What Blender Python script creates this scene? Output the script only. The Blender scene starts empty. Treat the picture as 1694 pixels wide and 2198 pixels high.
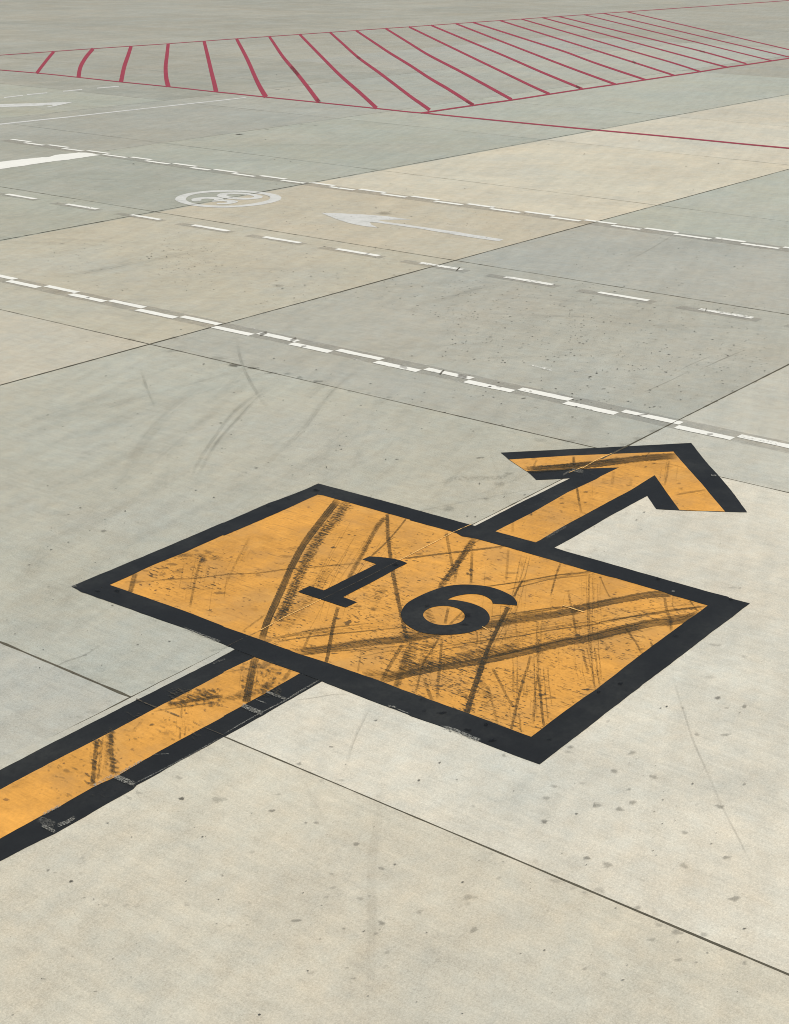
import bpy, math, random
import numpy as np
from mathutils import Vector
from mathutils.geometry import tessellate_polygon

random.seed(7)
rng = np.random.default_rng(7)
S = bpy.context.scene
COL = S.collection

# ------------------------------------------------------------------ camera
FPX, CX, CY = 3263.84, 847.0, 1099.0            # focal length and centre, in photo pixels (1694 x 2198)
PITCH, ROLL, YAW = 0.3686156, 0.01053629, -0.92324466
H = 4.451                                       # eye height: one concrete slab is then 6 m square
SLAB = 1.3482 * H
cp, sp, cr, sr, cyw, syw = (math.cos(PITCH), math.sin(PITCH), math.cos(ROLL), math.sin(ROLL), math.cos(YAW), math.sin(YAW))

def rot(v):
    return Vector((cyw * v[0] - syw * v[1], syw * v[0] + cyw * v[1], v[2]))
fwd0, right0, up0 = Vector((0, cp, -sp)), Vector((1, 0, 0)), Vector((0, sp, cp))
right = rot(right0 * cr + up0 * sr); up = rot(up0 * cr - right0 * sr); fwd = rot(fwd0)
cam_d = bpy.data.cameras.new('camera'); cam = bpy.data.objects.new('camera', cam_d); COL.objects.link(cam)
from mathutils import Matrix
m = Matrix((right, up, -fwd)).transposed().to_4x4(); m.translation = Vector((0, 0, H)); cam.matrix_world = m
cam_d.sensor_fit = 'HORIZONTAL'; cam_d.sensor_width = 36.0; cam_d.lens = 36.0 * FPX / 1694.0
cam_d.clip_start = 0.1; cam_d.clip_end = 20000
S.camera = cam

# ------------------------------------------------------------------ sky, sun, exposure
SUN_EL, SUN_AZ = math.radians(52), math.radians(205)     # azimuth measured from +Y towards +X
W = bpy.data.worlds.new('World'); S.world = W; W.use_nodes = True
wn = W.node_tree; wn.nodes.clear()
sky = wn.nodes.new('ShaderNodeTexSky'); sky.sky_type = 'NISHITA'; sky.sun_disc = False
sky.sun_elevation = SUN_EL; sky.sun_rotation = SUN_AZ; sky.dust_density = 2.0
bg = wn.nodes.new('ShaderNodeBackground'); bg.inputs['Strength'].default_value = 0.07
wo = wn.nodes.new('ShaderNodeOutputWorld')
wn.links.new(sky.outputs[0], bg.inputs['Color']); wn.links.new(bg.outputs[0], wo.inputs['Surface'])
sun_d = bpy.data.lights.new('sun', 'SUN'); sun_d.energy = 3.6; sun_d.angle = math.radians(0.5); sun_d.color = (1.0, 0.945, 0.85)
sun = bpy.data.objects.new('sun', sun_d); COL.objects.link(sun)
sd = Vector((math.sin(SUN_AZ) * math.cos(SUN_EL), math.cos(SUN_AZ) * math.cos(SUN_EL), math.sin(SUN_EL)))
sun.rotation_euler = sd.to_track_quat('Z', 'Y').to_euler(); sun.location = (0, 0, 60)
S.cycles.transparent_max_bounces = 48; S.cycles.filter_width = 1.0
vs = S.view_settings; vs.view_transform = 'Standard'; vs.look = 'None'; vs.gamma = 1.0; vs.exposure = 0.45

# ------------------------------------------------------------------ measuring helpers
def ground(x, y):
    """point of the pavement seen at photo pixel (x, y), in metres"""
    a = (x - CX) / FPX; b = -(y - CY) / FPX
    a, b = cr * a - sr * b, sr * a + cr * b
    dy = cp + b * sp; dz = -sp + b * cp; t = -1.0 / dz
    X, Y = a * t, dy * t
    return (H * (cyw * X - syw * Y), H * (syw * X + cyw * Y))
K = 400 / 1683.0
def tile(x0, y0, k=K):
    return lambda *p: [(x0 + p[i] * k, y0 + p[i + 1] * k) for i in range(0, len(p), 2)]
F1, F2, F3, F4 = tile(80, 80), tile(480, 80), tile(880, 80), tile(1220, 80)
N1, N2, N3, N4 = tile(80, 400), tile(480, 400), tile(880, 400), tile(1220, 400)
M1, M2, M3, M4 = tile(80, 760), tile(480, 760), tile(880, 760), tile(1220, 760)
T1, T2, T3, T4 = tile(80, 1120), tile(480, 1120), tile(880, 1120), tile(1220, 1120)
S1, S2, S3, S4 = tile(80, 1420), tile(480, 1420), tile(880, 1420), tile(1220, 1420)
P1, P2, P3, P4 = tile(80, 1740), tile(480, 1740), tile(880, 1740), tile(1220, 1740)
RO, WA, VB, UA = tile(360, 395, .15449), tile(680, 440, .24955), tile(85, 290, .17825), tile(85, 180, .11884)
G = lambda pts: [ground(*p) for p in pts]

def smooth_open(pts, n=6):
    if len(pts) < 3: return [tuple(np.array(pts[0]) * (1 - t) + np.array(pts[-1]) * t) for t in np.linspace(0, 1, n + 1)]
    P = [np.array(p, float) for p in pts]; P = [2 * P[0] - P[1]] + P + [2 * P[-1] - P[-2]]; out = []
    for i in range(1, len(P) - 2):
        a, b, c, d = P[i - 1:i + 3]
        for t in np.linspace(0, 1, n, endpoint=False):
            out.append(tuple(.5 * (2 * b + (c - a) * t + (2 * a - 5 * b + 4 * c - d) * t * t + (3 * b - a - 3 * c + d) * t ** 3)))
    return out + [tuple(P[-2])]

def smooth_closed(pts, n=5, corner=55):
    P = [np.array(p, float) for p in pts]; N = len(P); sharp = []
    for i in range(N):
        u, v = P[i] - P[i - 1], P[(i + 1) % N] - P[i]
        ang = math.degrees(math.acos(max(-1, min(1, float(u @ v) / (np.hypot(*u) * np.hypot(*v) + 1e-9))))); sharp.append(ang > corner)
    out = []
    for i in range(N):
        b, c = P[i], P[(i + 1) % N]
        a = 2 * b - c if sharp[i] else P[i - 1]
        d = 2 * c - b if sharp[(i + 1) % N] else P[(i + 2) % N]
        for t in np.linspace(0, 1, n, endpoint=False):
            out.append(tuple(.5 * (2 * b + (c - a) * t + (2 * a - 5 * b + 4 * c - d) * t * t + (3 * b - a - 3 * c + d) * t ** 3)))
    return out

def rough(poly, step=.05, amp=.003):
    """paint edge: subdivide and wobble by a few millimetres"""
    out = []; n = len(poly); w = 0.0
    for i in range(n):
        a, b = np.array(poly[i]), np.array(poly[(i + 1) % n]); L = np.hypot(*(b - a))
        k = max(1, min(160, int(L / step))); nv = np.array([-(b - a)[1], (b - a)[0]]) / (L + 1e-9)
        for j in range(k):
            p = a + (b - a) * j / k
            if j:
                w = .72 * w + rng.normal() * amp * .6
                p = p + nv * (w + rng.normal() * amp * .25)
            out.append((float(p[0]), float(p[1])))
    return out

# ------------------------------------------------------------------ object helpers
def prop(o, **kw):
    for k, v in kw.items():
        if v is not None: o[k] = v
    return o
def thing(name, label, cat, at, group=None):
    e = bpy.data.objects.new(name, None); COL.objects.link(e); e.location = (at[0], at[1], 0); e.empty_display_size = .2
    return prop(e, label=label, category=cat, group=group)
def link(name, verts, faces, mat, parent=None, attrs=None, uv=None):
    o0 = parent.location if parent else Vector((0, 0, 0))
    me = bpy.data.meshes.new(name); me.from_pydata([(v[0] - o0[0], v[1] - o0[1], v[2] - o0[2]) for v in verts], [], faces)
    me.materials.append(mat)
    for k, vals in (attrs or {}).items():
        me.attributes.new(k, 'FLOAT', 'POINT').data.foreach_set('value', np.asarray(vals, np.float32))
    if uv is not None:
        l = me.uv_layers.new(name='along'); uvs = np.array([uv[lp.vertex_index] for lp in me.loops], np.float32).ravel(); l.data.foreach_set('uv', uvs)
    o = bpy.data.objects.new(name, me); COL.objects.link(o)
    if parent: o.parent = parent
    return o
def sheet(name, loops, z, mat, parent=None, amp=.003, wear=0.0, step=.05):
    """flat painted sheet from ground outlines (first one outer, the rest holes)"""
    loops = [rough(l, step, amp) if amp else l for l in loops]
    vs_ = [(x, y, z) for l in loops for x, y in l]
    tris = tessellate_polygon([[Vector((x, y, 0)) for x, y in l] for l in loops])
    fs = []
    for t in tris:
        a, b, c = (np.array(vs_[i][:2]) for i in t)
        cr_ = (b - a)[0] * (c - a)[1] - (b - a)[1] * (c - a)[0]
        fs.append(tuple(t) if cr_ > 0 else (t[0], t[2], t[1]))
    return link(name, vs_, fs, mat, parent, {'wear': np.full(len(vs_), wear)})
def ribbon(pts, w0, w1=None, n=6, uv=True, jag=0.0):
    """strip along photo-measured points; widths in photo pixels"""
    w1 = w0 if w1 is None else w1
    c = np.array(smooth_open(pts, n)); d = np.gradient(c, axis=0); d /= np.hypot(d[:, 0], d[:, 1])[:, None] + 1e-9
    nn = np.stack([-d[:, 1], d[:, 0]], 1); w = np.linspace(w0, w1, len(c)) / 2
    w = w * (1 + jag * rng.normal(size=len(c)))
    A = G((c + nn * w[:, None]).tolist()); B = G((c - nn * w[:, None]).tolist())
    mid = (np.array(A) + np.array(B)) / 2; v = np.concatenate([[0], np.cumsum(np.hypot(*np.diff(mid, axis=0).T))])
    return A, B, v
def ribbon_faces(A, B, z):
    V = [(x, y, z) for x, y in A] + [(x, y, z) for x, y in B]; n = len(A); F = []
    for i in range(n - 1):
        q = (i, i + 1, n + i + 1, n + i)
        a, b, c = (np.array(V[k][:2]) for k in q[:3])
        F.append(q if (b - a)[0] * (c - a)[1] - (b - a)[1] * (c - a)[0] > 0 else q[::-1])
    return V, F
def strip(name, pts, w, d, rag=0.0, dot=0.0, soft=.3, z=.012, parent=None, mat=None, w1=None, fade=.12, n=6):
    A, B, v = ribbon(pts, w, w1, n); V, F = ribbon_faces(A, B, z); k = len(A)
    s = np.linspace(0, 1, k); dd = d * np.clip(np.minimum(s, 1 - s) / max(fade, 1e-3), .25 if fade < .05 else 0, 1)
    off = random.random() * 50
    at = {'d': np.tile(dd, 2), 'rag': np.full(2 * k, rag), 'dot': np.full(2 * k, dot), 'soft': np.full(2 * k, soft)}
    return link(name, V, F, mat or RUBBER, parent, at, [(1, a + off) for a in v] + [(-1, a + off) for a in v])
def line(name, pts, w, z, mat, parent=None, w1=None, n=8, jag=0.0, wear=0.0):
    A, B, v = ribbon(pts, w, w1, n, jag=jag); V, F = ribbon_faces(A, B, z)
    return link(name, V, F, mat, parent, {'wear': np.full(len(V), wear)})
def centre(pts): g = np.array(G(pts)); return g.mean(0)

# ------------------------------------------------------------------ materials
class NT:
    def __init__(s, name):
        s.m = bpy.data.materials.new(name); s.m.use_nodes = True; s.t = s.m.node_tree; s.t.nodes.clear()
        s.out = s.t.nodes.new('ShaderNodeOutputMaterial'); g = s.t.nodes.new('ShaderNodeNewGeometry'); s.pos = g.outputs['Position']
    def put(s, sock, v):
        if isinstance(v, bpy.types.NodeSocket): s.t.links.new(v, sock)
        else: sock.default_value = v
    def node(s, t, **kw):
        n = s.t.nodes.new(t)
        for k, v in kw.items(): setattr(n, k, v)
        return n
    def m2(s, op, a, b=0.0, c=0.0, clamp=False):
        n = s.node('ShaderNodeMath', operation=op, use_clamp=clamp); s.put(n.inputs[0], a); s.put(n.inputs[1], b); s.put(n.inputs[2], c); return n.outputs[0]
    def noise(s, scale, detail=4, rough=.55, vec=None, sc=(1, 1, 1), rz=0.0, off=(0, 0, 0), dist=0.0):
        if rz:
            m0 = s.node('ShaderNodeMapping'); s.put(m0.inputs['Vector'], vec or s.pos); m0.inputs['Rotation'].default_value = (0, 0, -rz); vec = m0.outputs[0]
        mp = s.node('ShaderNodeMapping'); s.put(mp.inputs['Vector'], vec or s.pos)
        mp.inputs['Scale'].default_value = sc; mp.inputs['Location'].default_value = off
        n = s.node('ShaderNodeTexNoise'); s.put(n.inputs['Vector'], mp.outputs[0])
        n.inputs['Scale'].default_value = scale; n.inputs['Detail'].default_value = detail; n.inputs['Roughness'].default_value = rough; n.inputs['Distortion'].default_value = dist
        return n.outputs['Fac']
    def step(s, v, a, b, lo=0.0, hi=1.0):
        n = s.node('ShaderNodeMapRange', interpolation_type='SMOOTHSTEP', clamp=True)
        for i, x in enumerate((v, a, b, lo, hi)): s.put(n.inputs[i], x)
        return n.outputs[0]
    def attr(s, name, col=False):
        n = s.node('ShaderNodeAttribute', attribute_name=name); return n.outputs['Color' if col else 'Fac']
    def mixc(s, f, a, b, mode='MIX'):
        n = s.node('ShaderNodeMix', data_type='RGBA', blend_type=mode); s.put(n.inputs[0], f)
        s.put(n.inputs[6], a if isinstance(a, bpy.types.NodeSocket) else (*a, 1)); s.put(n.inputs[7], b if isinstance(b, bpy.types.NodeSocket) else (*b, 1)); return n.outputs[2]
    def gain(s, col, f):
        n = s.node('ShaderNodeVectorMath', operation='SCALE'); s.put(n.inputs[0], col); s.put(n.inputs['Scale'], f); return n.outputs[0]
    def mulc(s, col, v):
        n = s.node('ShaderNodeVectorMath', operation='MULTIPLY'); s.put(n.inputs[0], col); s.put(n.inputs[1], v); return n.outputs[0]
    def vec(s, x, y, z):
        n = s.node('ShaderNodeCombineXYZ'); s.put(n.inputs[0], x); s.put(n.inputs[1], y); s.put(n.inputs[2], z); return n.outputs[0]
    def sumw(s, terms, base=1.0):
        acc = base
        for n, w in terms: acc = s.m2('MULTIPLY_ADD', s.m2('SUBTRACT', n, .5), w, acc)
        return acc
    def rgb(s, c):
        n = s.node('ShaderNodeRGB'); n.outputs[0].default_value = (*c, 1); return n.outputs[0]
    def done(s, col, rough=.85, alpha=None, spec=.25):
        b = s.node('ShaderNodeBsdfPrincipled'); s.put(b.inputs['Base Color'], col if isinstance(col, bpy.types.NodeSocket) else (*col, 1))
        s.put(b.inputs['Roughness'], rough); s.put(b.inputs['Specular IOR Level'], spec); o = b.outputs[0]
        if alpha is not None:
            tr = s.node('ShaderNodeBsdfTransparent'); mx = s.node('ShaderNodeMixShader'); s.put(mx.inputs[0], alpha); s.t.links.new(tr.outputs[0], mx.inputs[1]); s.t.links.new(o, mx.inputs[2]); o = mx.outputs[0]
        s.t.links.new(o, s.out.inputs['Surface']); return s.m

TRACK = math.radians(19)                        # the way the vehicles cross the slabs
HUE_OFF = (0, 0, 0)
def concrete_colour(n, base, contrast=1.0):
    c = contrast
    cloud = n.noise(.33, 6, .6); med = n.noise(1.9, 6, .62, off=(3, 9, 0)); blot = n.noise(8.5, 6, .68, off=(1, 2, 0)); grain = n.noise(64, 4, .78); fine = n.noise(120, 3, .7, off=(4, 1, 0))
    broom = n.noise(1.0, 5, .65, sc=(28, 3.2, 1)); trk = n.noise(1.0, 5, .6, sc=(.55, 5.5, 1), rz=TRACK, off=(7, 1, 0))
    f = n.sumw([(cloud, .24 * c), (med, .28 * c), (blot, .36 * c), (grain, .74 * c), (fine, .72 * c), (broom, .32 * c), (trk, .26 * c)])
    pit = n.step(n.noise(22, 3, .6, off=(5, 5, 0)), .64, .76, 0, .16); f = n.m2('MULTIPLY', f, n.m2('SUBTRACT', 1.0, pit))
    hue = n.sumw([(n.noise(.8, 5, .6, off=(20, 4, 0)), .11), (n.noise(6, 5, .65, off=(2, 14, 0)), .13), (n.noise(.22, 3, .5, off=HUE_OFF), .13)], 0.0)
    soil = n.step(n.noise(.55, 6, .68, off=(11, 3, 0)), .42, .66, 0, .34)          # old dirt lying across the joints
    col = n.gain(n.mixc(soil, base, (.325, .326, .284)), f)
    return n.mulc(col, n.vec(n.m2('ADD', hue, 1.0), 1.0, n.m2('MULTIPLY_ADD', hue, -1.0, 1.0)))

n = NT('concrete'); CONCRETE = n.done(concrete_colour(n, n.attr('tint', True)), .9, spec=.2)
n = NT('scrubbed_concrete'); CONC_GREY = n.done(concrete_colour(n, n.rgb((.292, .275, .235))), .9,
    n.m2('MULTIPLY', .31, n.step(n.noise(12, 5, .7), .32, .52, .45, 1)), spec=.2)
n = NT('bright_concrete'); CONC_PALE = n.done(concrete_colour(n, n.rgb((.355, .345, .285)), .7), .9, spec=.2)

def wear_alpha(n, soft=.06):
    w = n.attr('wear'); v = n.m2('ADD', n.m2('MULTIPLY', n.noise(26, 5, .7), .55), n.m2('MULTIPLY', n.noise(1, 4, .6, sc=(34, 4, 1)), .45))
    return n.step(v, n.m2('SUBTRACT', w, soft), n.m2('ADD', w, soft))
n = NT('white_paint'); f = n.sumw([(n.noise(9, 5, .6), .16), (n.noise(60, 3, .7), .16), (n.noise(1.5, 3), .12)])
WHITE = n.done(n.gain(n.rgb((.61, .61, .555)), f), .7, wear_alpha(n), spec=.3)
n = NT('faded_white_paint'); f = n.sumw([(n.noise(5, 5, .6), .25), (n.noise(40, 3, .7), .25)])
FADED = n.done(n.gain(n.rgb((.485, .49, .46)), f), .8, n.m2('MULTIPLY', n.step(n.noise(3.5, 5, .72, off=(1, 6, 0)), .32, .52, .72, .95), wear_alpha(n, .12)), spec=.2)
n = NT('red_paint'); f = n.sumw([(n.noise(.7, 5, .6), .35), (n.noise(8, 5, .65), .3)])
RED = n.done(n.gain(n.rgb((.240, .036, .054)), f), .75, n.step(n.noise(5, 5, .7), .16, .28), spec=.2)
n = NT('black_paint'); f = n.sumw([(n.noise(.9, 5, .6), .5), (n.noise(12, 5, .65), .4), (n.noise(55, 3, .7), .45)])
BLACK = n.done(n.mixc(n.m2('MULTIPLY', n.step(n.noise(1.0, 6, .66, off=(6, 2, 0)), .42, .70, 0, .28), n.step(n.noise(26, 4, .7), .3, .6, .4, 1)), n.gain(n.rgb((.0118, .0130, .0134)), f), (.062, .064, .056)), .68, wear_alpha(n, .03), spec=.22)
n = NT('yellow_paint')
big = n.noise(.9, 5, .6, off=(2, 0, 0)); f = n.sumw([(big, .75), (n.noise(5, 6, .66), .62), (n.noise(50, 4, .75), .55), (n.noise(1, 5, .65, sc=(40, 3.2, 1)), .5)])
c = n.gain(n.rgb((.50, .245, .047)), f)
c = n.mixc(n.m2('MULTIPLY', n.step(n.noise(2.6, 6, .65, off=(9, 2, 0)), .42, .66), .5), c, (.36, .20, .065))
scuff = n.m2('MULTIPLY', n.step(n.noise(1, 4, .62, sc=(52, 5, 1), off=(4, 0, 0)), .55, .70), n.step(n.noise(1.1, 3, .5, off=(1, 8, 0)), .40, .62, .1, .6))
c = n.mixc(n.m2('MULTIPLY', n.step(n.noise(1.7, 6, .7, off=(14, 6, 0)), .50, .72), .34), c, (.60, .34, .095))
c = n.mixc(scuff, c, (.13, .075, .026))
speck = n.m2('MULTIPLY', n.step(n.noise(1, 3, .55, sc=(20, 13, 1), off=(8, 3, 0)), .64, .71), n.step(n.noise(1.6, 3, .5, off=(3, 3, 0)), .36, .60, .2, .85))
YELLOW = n.done(n.mixc(speck, c, (.10, .055, .025)), .68, n.step(n.attr('wear'), .5, .6, 1, 0), spec=.3)
n = NT('crack_light'); CRACK_L = n.done(n.gain(n.rgb((.66, .40, .13)), n.sumw([(n.noise(30, 4), .9)])), .85, n.step(n.noise(14, 4, .7), .30, .46))
n = NT('crack_dark'); CRACK_D = n.done((.075, .062, .042), .9, n.step(n.noise(14, 4, .7, off=(2, 2, 0)), .38, .52, 0, .8))
n = NT('joint_filler'); f = n.sumw([(n.noise(6, 5, .7), 1.0), (n.noise(.8, 3), .5)])
JOINT = n.done(n.gain(n.rgb((.078, .072, .052)), f), .9, spec=.1)
n = NT('faint_joint'); JOINT_F = n.done((.085, .08, .06), .9, n.step(n.noise(1.3, 5, .7), .25, .60, .12, .75), spec=.1)

# rubber left by tyres: attributes d (density), rag (torn by the broom texture), dot (tread blocks), soft (edge)
n = NT('tyre_rubber'); uvn = n.node('ShaderNodeUVMap', uv_map='along'); sx = n.node('ShaderNodeSeparateXYZ'); n.t.links.new(uvn.outputs[0], sx.inputs[0])
u, v = sx.outputs[0], sx.outputs[1]; rag, dot, soft = n.attr('rag'), n.attr('dot'), n.attr('soft')
tear = n.noise(1, 5, .65, sc=(70, 7, 1)); e = n.m2('ADD', n.m2('ABSOLUTE', u), n.m2('MULTIPLY', n.m2('SUBTRACT', tear, .5), n.m2('MULTIPLY_ADD', rag, 3.2, .8)))
a = n.step(e, n.m2('SUBTRACT', 1.0, soft), 1.0, 1, 0)
lines_ = n.noise(1, 4, .6, vec=n.vec(n.m2('MULTIPLY', u, 5.0), n.m2('MULTIPLY', v, .8), 0)); a = n.m2('MULTIPLY', a, n.step(lines_, .30, .62, .5, 1))
r = n.step(n.noise(1, 5, .7, sc=(62, 6, 1), off=(6, 6, 0)), .44, .56); a = n.m2('MULTIPLY', a, n.m2('ADD', n.m2('SUBTRACT', 1.0, rag), n.m2('MULTIPLY', rag, r)))
dn = n.step(n.noise(1, 3, .6, vec=n.vec(n.m2('MULTIPLY', u, 1.5), n.m2('MULTIPLY', v, 26.0), 3.0)), .44, .58); a = n.m2('MULTIPLY', a, n.m2('ADD', n.m2('SUBTRACT', 1.0, dot), n.m2('MULTIPLY', dot, dn)))
a = n.m2('MULTIPLY', a, n.step(n.m2('ADD', n.m2('MULTIPLY', n.noise(2.4, 5, .65), .6), n.m2('MULTIPLY', n.noise(1, 5, .7, sc=(50, 8, 1), off=(3, 0, 0)), .4)), .34, .60, .62, 1.1)); a = n.m2('MULTIPLY', a, n.attr('d'), clamp=True)
RUBBER = n.done((.046, .036, .019), .8, n.m2('MINIMUM', a, .93), spec=.2)
n = NT('rubber_film'); uvn = n.node('ShaderNodeUVMap', uv_map='along'); sx = n.node('ShaderNodeSeparateXYZ'); n.t.links.new(uvn.outputs[0], sx.inputs[0])
a = n.step(n.m2('ABSOLUTE', sx.outputs[0]), .15, 1.0, 1, 0); lines_ = n.noise(1, 4, .6, vec=n.vec(n.m2('MULTIPLY', sx.outputs[0], 4.0), n.m2('MULTIPLY', sx.outputs[1], .35), 0))
a = n.m2('MULTIPLY', n.m2('MULTIPLY', a, n.step(lines_, .34, .62, .25, 1)), n.m2('MULTIPLY', n.step(n.noise(2.2, 5, .65), .32, .62, .5, 1.1), n.attr('d')), clamp=True)
FILM = n.done((.07, .066, .05), .9, a, spec=.1)
# spots: attributes d (density) and a (1 in the middle, 0 at the rim)
def stain(name, col):
    n = NT(name); k = n.m2('ADD', n.attr('a'), n.m2('MULTIPLY', n.m2('SUBTRACT', n.noise(30, 5, .7), .5), 2.2))
    return n.done(col, .85, n.m2('MULTIPLY', n.step(k, .08, .62), n.attr('d'), clamp=True), spec=.2)
STAIN = stain('oil_stain', (.052, .047, .034)); STAIN_B = stain('dark_stain', (.006, .007, .008))

# ------------------------------------------------------------------ the pavement, one sheet tinted slab by slab
LIN = lambda r, g, b: tuple((((c / 255 + .055) / 1.055) ** 2.4 if c > 10 else c / 3294) for c in (r, g, b))
GAIN = 1.50                                     # picture brightness of a white sheet under this light
def tint(r, g, b): return tuple(c / GAIN for c in LIN(r, g, b))
xj = [1.2708 + 1.3482 * k for k in range(-14, 40)]; yj = [1.4148 + 1.3482 * k for k in range(-20, 40)]
GREY, TAN = (175, 177, 162), (200, 192, 168)
SL = {(0, 0): (185, 184, 168), (1, 0): (179, 178, 164), (2, 0): (177, 177, 165), (3, 0): (181, 184, 170), (4, 0): (182, 185, 172), (-1, 0): (188, 186, 172), (-1, 1): (190, 187, 170),
      (-1, -1): (210, 204, 184), (0, -1): (218, 213, 195), (1, -1): (196, 194, 179), (2, -1): (187, 188, 173), (-2, -1): (198, 189, 169), (-2, -2): (198, 189, 169), (-1, -2): (208, 204, 183), (0, -2): (214, 209, 190),
      (0, 1): (196, 190, 171), (1, 1): (191, 186, 166), (2, 1): (197, 189, 167), (3, 1): (211, 204, 182), (4, 1): (211, 205, 185), (5, 1): (206, 201, 182), (6, 1): (203, 199, 177),
      (0, 2): (178, 178, 163), (1, 2): (173, 175, 160), (2, 2): (169, 171, 157), (3, 2): (174, 177, 163), (4, 2): (179, 182, 168), (5, 2): (181, 184, 170), (6, 2): (181, 184, 170),
      (2, 3): (166, 168, 155), (3, 3): (169, 170, 158), (4, 3): (174, 175, 163), (5, 3): (172, 174, 162), (6, 3): (177, 179, 166), (7, 3): (180, 182, 169), (8, 3): (180, 182, 169),
      (4, 4): (162, 163, 150), (5, 4): (165, 165, 152), (6, 4): (173, 174, 163), (7, 4): (176, 177, 166), (8, 4): (174, 175, 164)}
r2 = random.Random(3); X = sorted([-700.0, 4.84, 700.0] + xj); Y = [-700.0] + yj + [700.0]
V = [(x * H, y * H, 0) for x in X for y in Y]; F = []; TI = []
for i in range(len(X) - 1):
    for j in range(len(Y) - 1):
        a0 = i * len(Y) + j; F.append((a0, a0 + len(Y), a0 + len(Y) + 1, a0 + 1)); xc = (X[i] + X[i + 1]) / 2; key = (3 if 4.84 < xc < 5.3 else math.floor((xc - 1.2708) / 1.3482), j - 21)
        if key in SL: t = SL[key]
        else:
            w = r2.uniform(-4, 4); b = TAN if key[1] == 1 else GREY
            if key[0] + key[1] > 8: b = (168, 167, 153)
            if key[1] < 0: b = (205, 201, 184)
            t = tuple(c + w for c in b)
        TI += [(*tint(*t), 1)] * 4
me = bpy.data.meshes.new('apron_ground'); me.from_pydata(V, [], F); me.materials.append(CONCRETE)
me.attributes.new('tint', 'FLOAT_COLOR', 'CORNER').data.foreach_set('color', np.array(TI, np.float32).ravel())
o = bpy.data.objects.new('apron_ground', me); COL.objects.link(o); prop(o, kind='structure', label='concrete apron of square slabs in grey and tan lanes')

def joint(axis, c, lo, hi, w, mat=None, blob=.25, z=.002):
    """filled joint between slabs: constant x (axis 0) or y (axis 1), in camera heights; w in metres"""
    k = int((hi - lo) * H / .09); s = np.linspace(lo, hi, k) * H; off = np.cumsum(rng.normal(size=k)) * .0004; off -= np.linspace(off[0], off[-1], k)
    ww = .82 * w / 2 * np.clip(1 + blob * rng.normal(size=k) * .8 + .25 * np.sin(s * 1.3 + c * 9), .45, 2.2)
    A = [(c * H + o_ + q, t) for o_, q, t in zip(off, ww, s)]; B = [(c * H + o_ - q, t) for o_, q, t in zip(off, ww, s)]
    if axis: A = [(b, a) for a, b in A]; B = [(b, a) for a, b in B]
    V, F = ribbon_faces(A, B, z)
    prop(link('expansion_joint', V, F, mat or JOINT), kind='structure')
joint(0, 1.2707, -2, 1.4148, .0145); joint(0, 1.2707, 1.4148, 3.2, .021, blob=.5)
joint(0, 2.6160, .3, 5.2, .017); joint(0, 3.9625, 1.2, 7, .019, blob=.45); joint(0, 5.315, 1.2, 8, .020, JOINT_F)
joint(0, 6.663, 1.5, 14, .018, JOINT_F); joint(0, 8.01, 2, 14, .018, JOINT_F)
joint(1, 1.4148, .6, 1.45, .010, blob=.5); joint(1, 1.4148, 2.08, 2.42, .010, blob=.5); joint(1, 1.4148, 2.42, 2.56, .021); joint(1, 1.4148, 2.56, 9, .021, z=.0056)
joint(1, 2.7630, 1.3, 11, .021, z=.0056); joint(1, 4.122, 2.2, 14, .019, blob=.4, z=.0056)
joint(1, 5.459, 3, 16, .018, JOINT_F); joint(1, 6.807, 4, 18, .018, JOINT_F)
# pale strip of fresh concrete between the joint and the black paint
o = sheet('pavement_strip', [G(S1(-420, 895, 47, 722, 440, 533, 830, 338) + T1(1683, 1162) + T2(95, 1120, 95, 1158) + S1(1580, 8, 895, 352, 47, 784, -420, 1030))], .0035, CONC_PALE, amp=.002); prop(o, kind='structure')

# ------------------------------------------------------------------ the yellow panel marked 16
c0 = centre(T2(841, 700))
panel = thing('stand_panel', 'yellow rectangle with a black border and black number 16, streaked with tyre marks', 'ground marking', c0)
outer = T4(1642, 744) + S4(960, 0) + T4(420, 1675) + S3(1683, 545) + S4(0, 740) + S3(1320, 825, 1310, 832, 1175, 935, 940, 850, 720, 765, 560, 700, 440, 645, 300, 598, 0, 495) + S2(1683, 490, 1260, 330, 890, 183) \
    + T2(100, 1157) + T1(1683, 1110, 1330, 965, 1000, 850, 850, 795, 400, 640, 310, 588, 415, 545, 960, 320, 1220, 210, 1683, 12) + M2(0, 1530, 410, 1350, 500, 1320, 720, 1235, 857, 1175, 1683, 1395) + M3(0, 1397, 300, 1480, 585, 1557) + T3(1300, 238) + T4(0, 280) + T3(1683, 350) + T4(640, 462, 1270, 640, 1440, 683, 1460, 697)
inner = T4(1260, 762, 640, 1218) + S3(1683, 260) + T4(20, 1683) + S3(1095, 688, 500, 465, 0, 285) + T2(1683, 1548, 1400, 1440, 950, 1285, 680, 1200, 330, 1070, 0, 955) + T1(1683, 950, 1310, 805, 655, 577, 850, 490, 1040, 400, 1330, 285, 1683, 125) \
    + M2(0, 1648, 500, 1435, 850, 1275, 900, 1282, 1683, 1500) + T3(0, -8, 420, 108, 470, 138, 600, 160, 880, 235) + T4(0, 395) + T3(1683, 470) + T4(430, 515, 860, 640, 940, 672)
gi, go = np.array(G(inner)), G(outer); mid = gi.mean(0)
sheet('yellow_field', [[tuple(mid + (p - mid) * 1.02) for p in gi]], .004, YELLOW, panel, 0)
sheet('border', [go, [tuple(p) for p in gi]], .0066, BLACK, panel, .0018, wear=.27)
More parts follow.
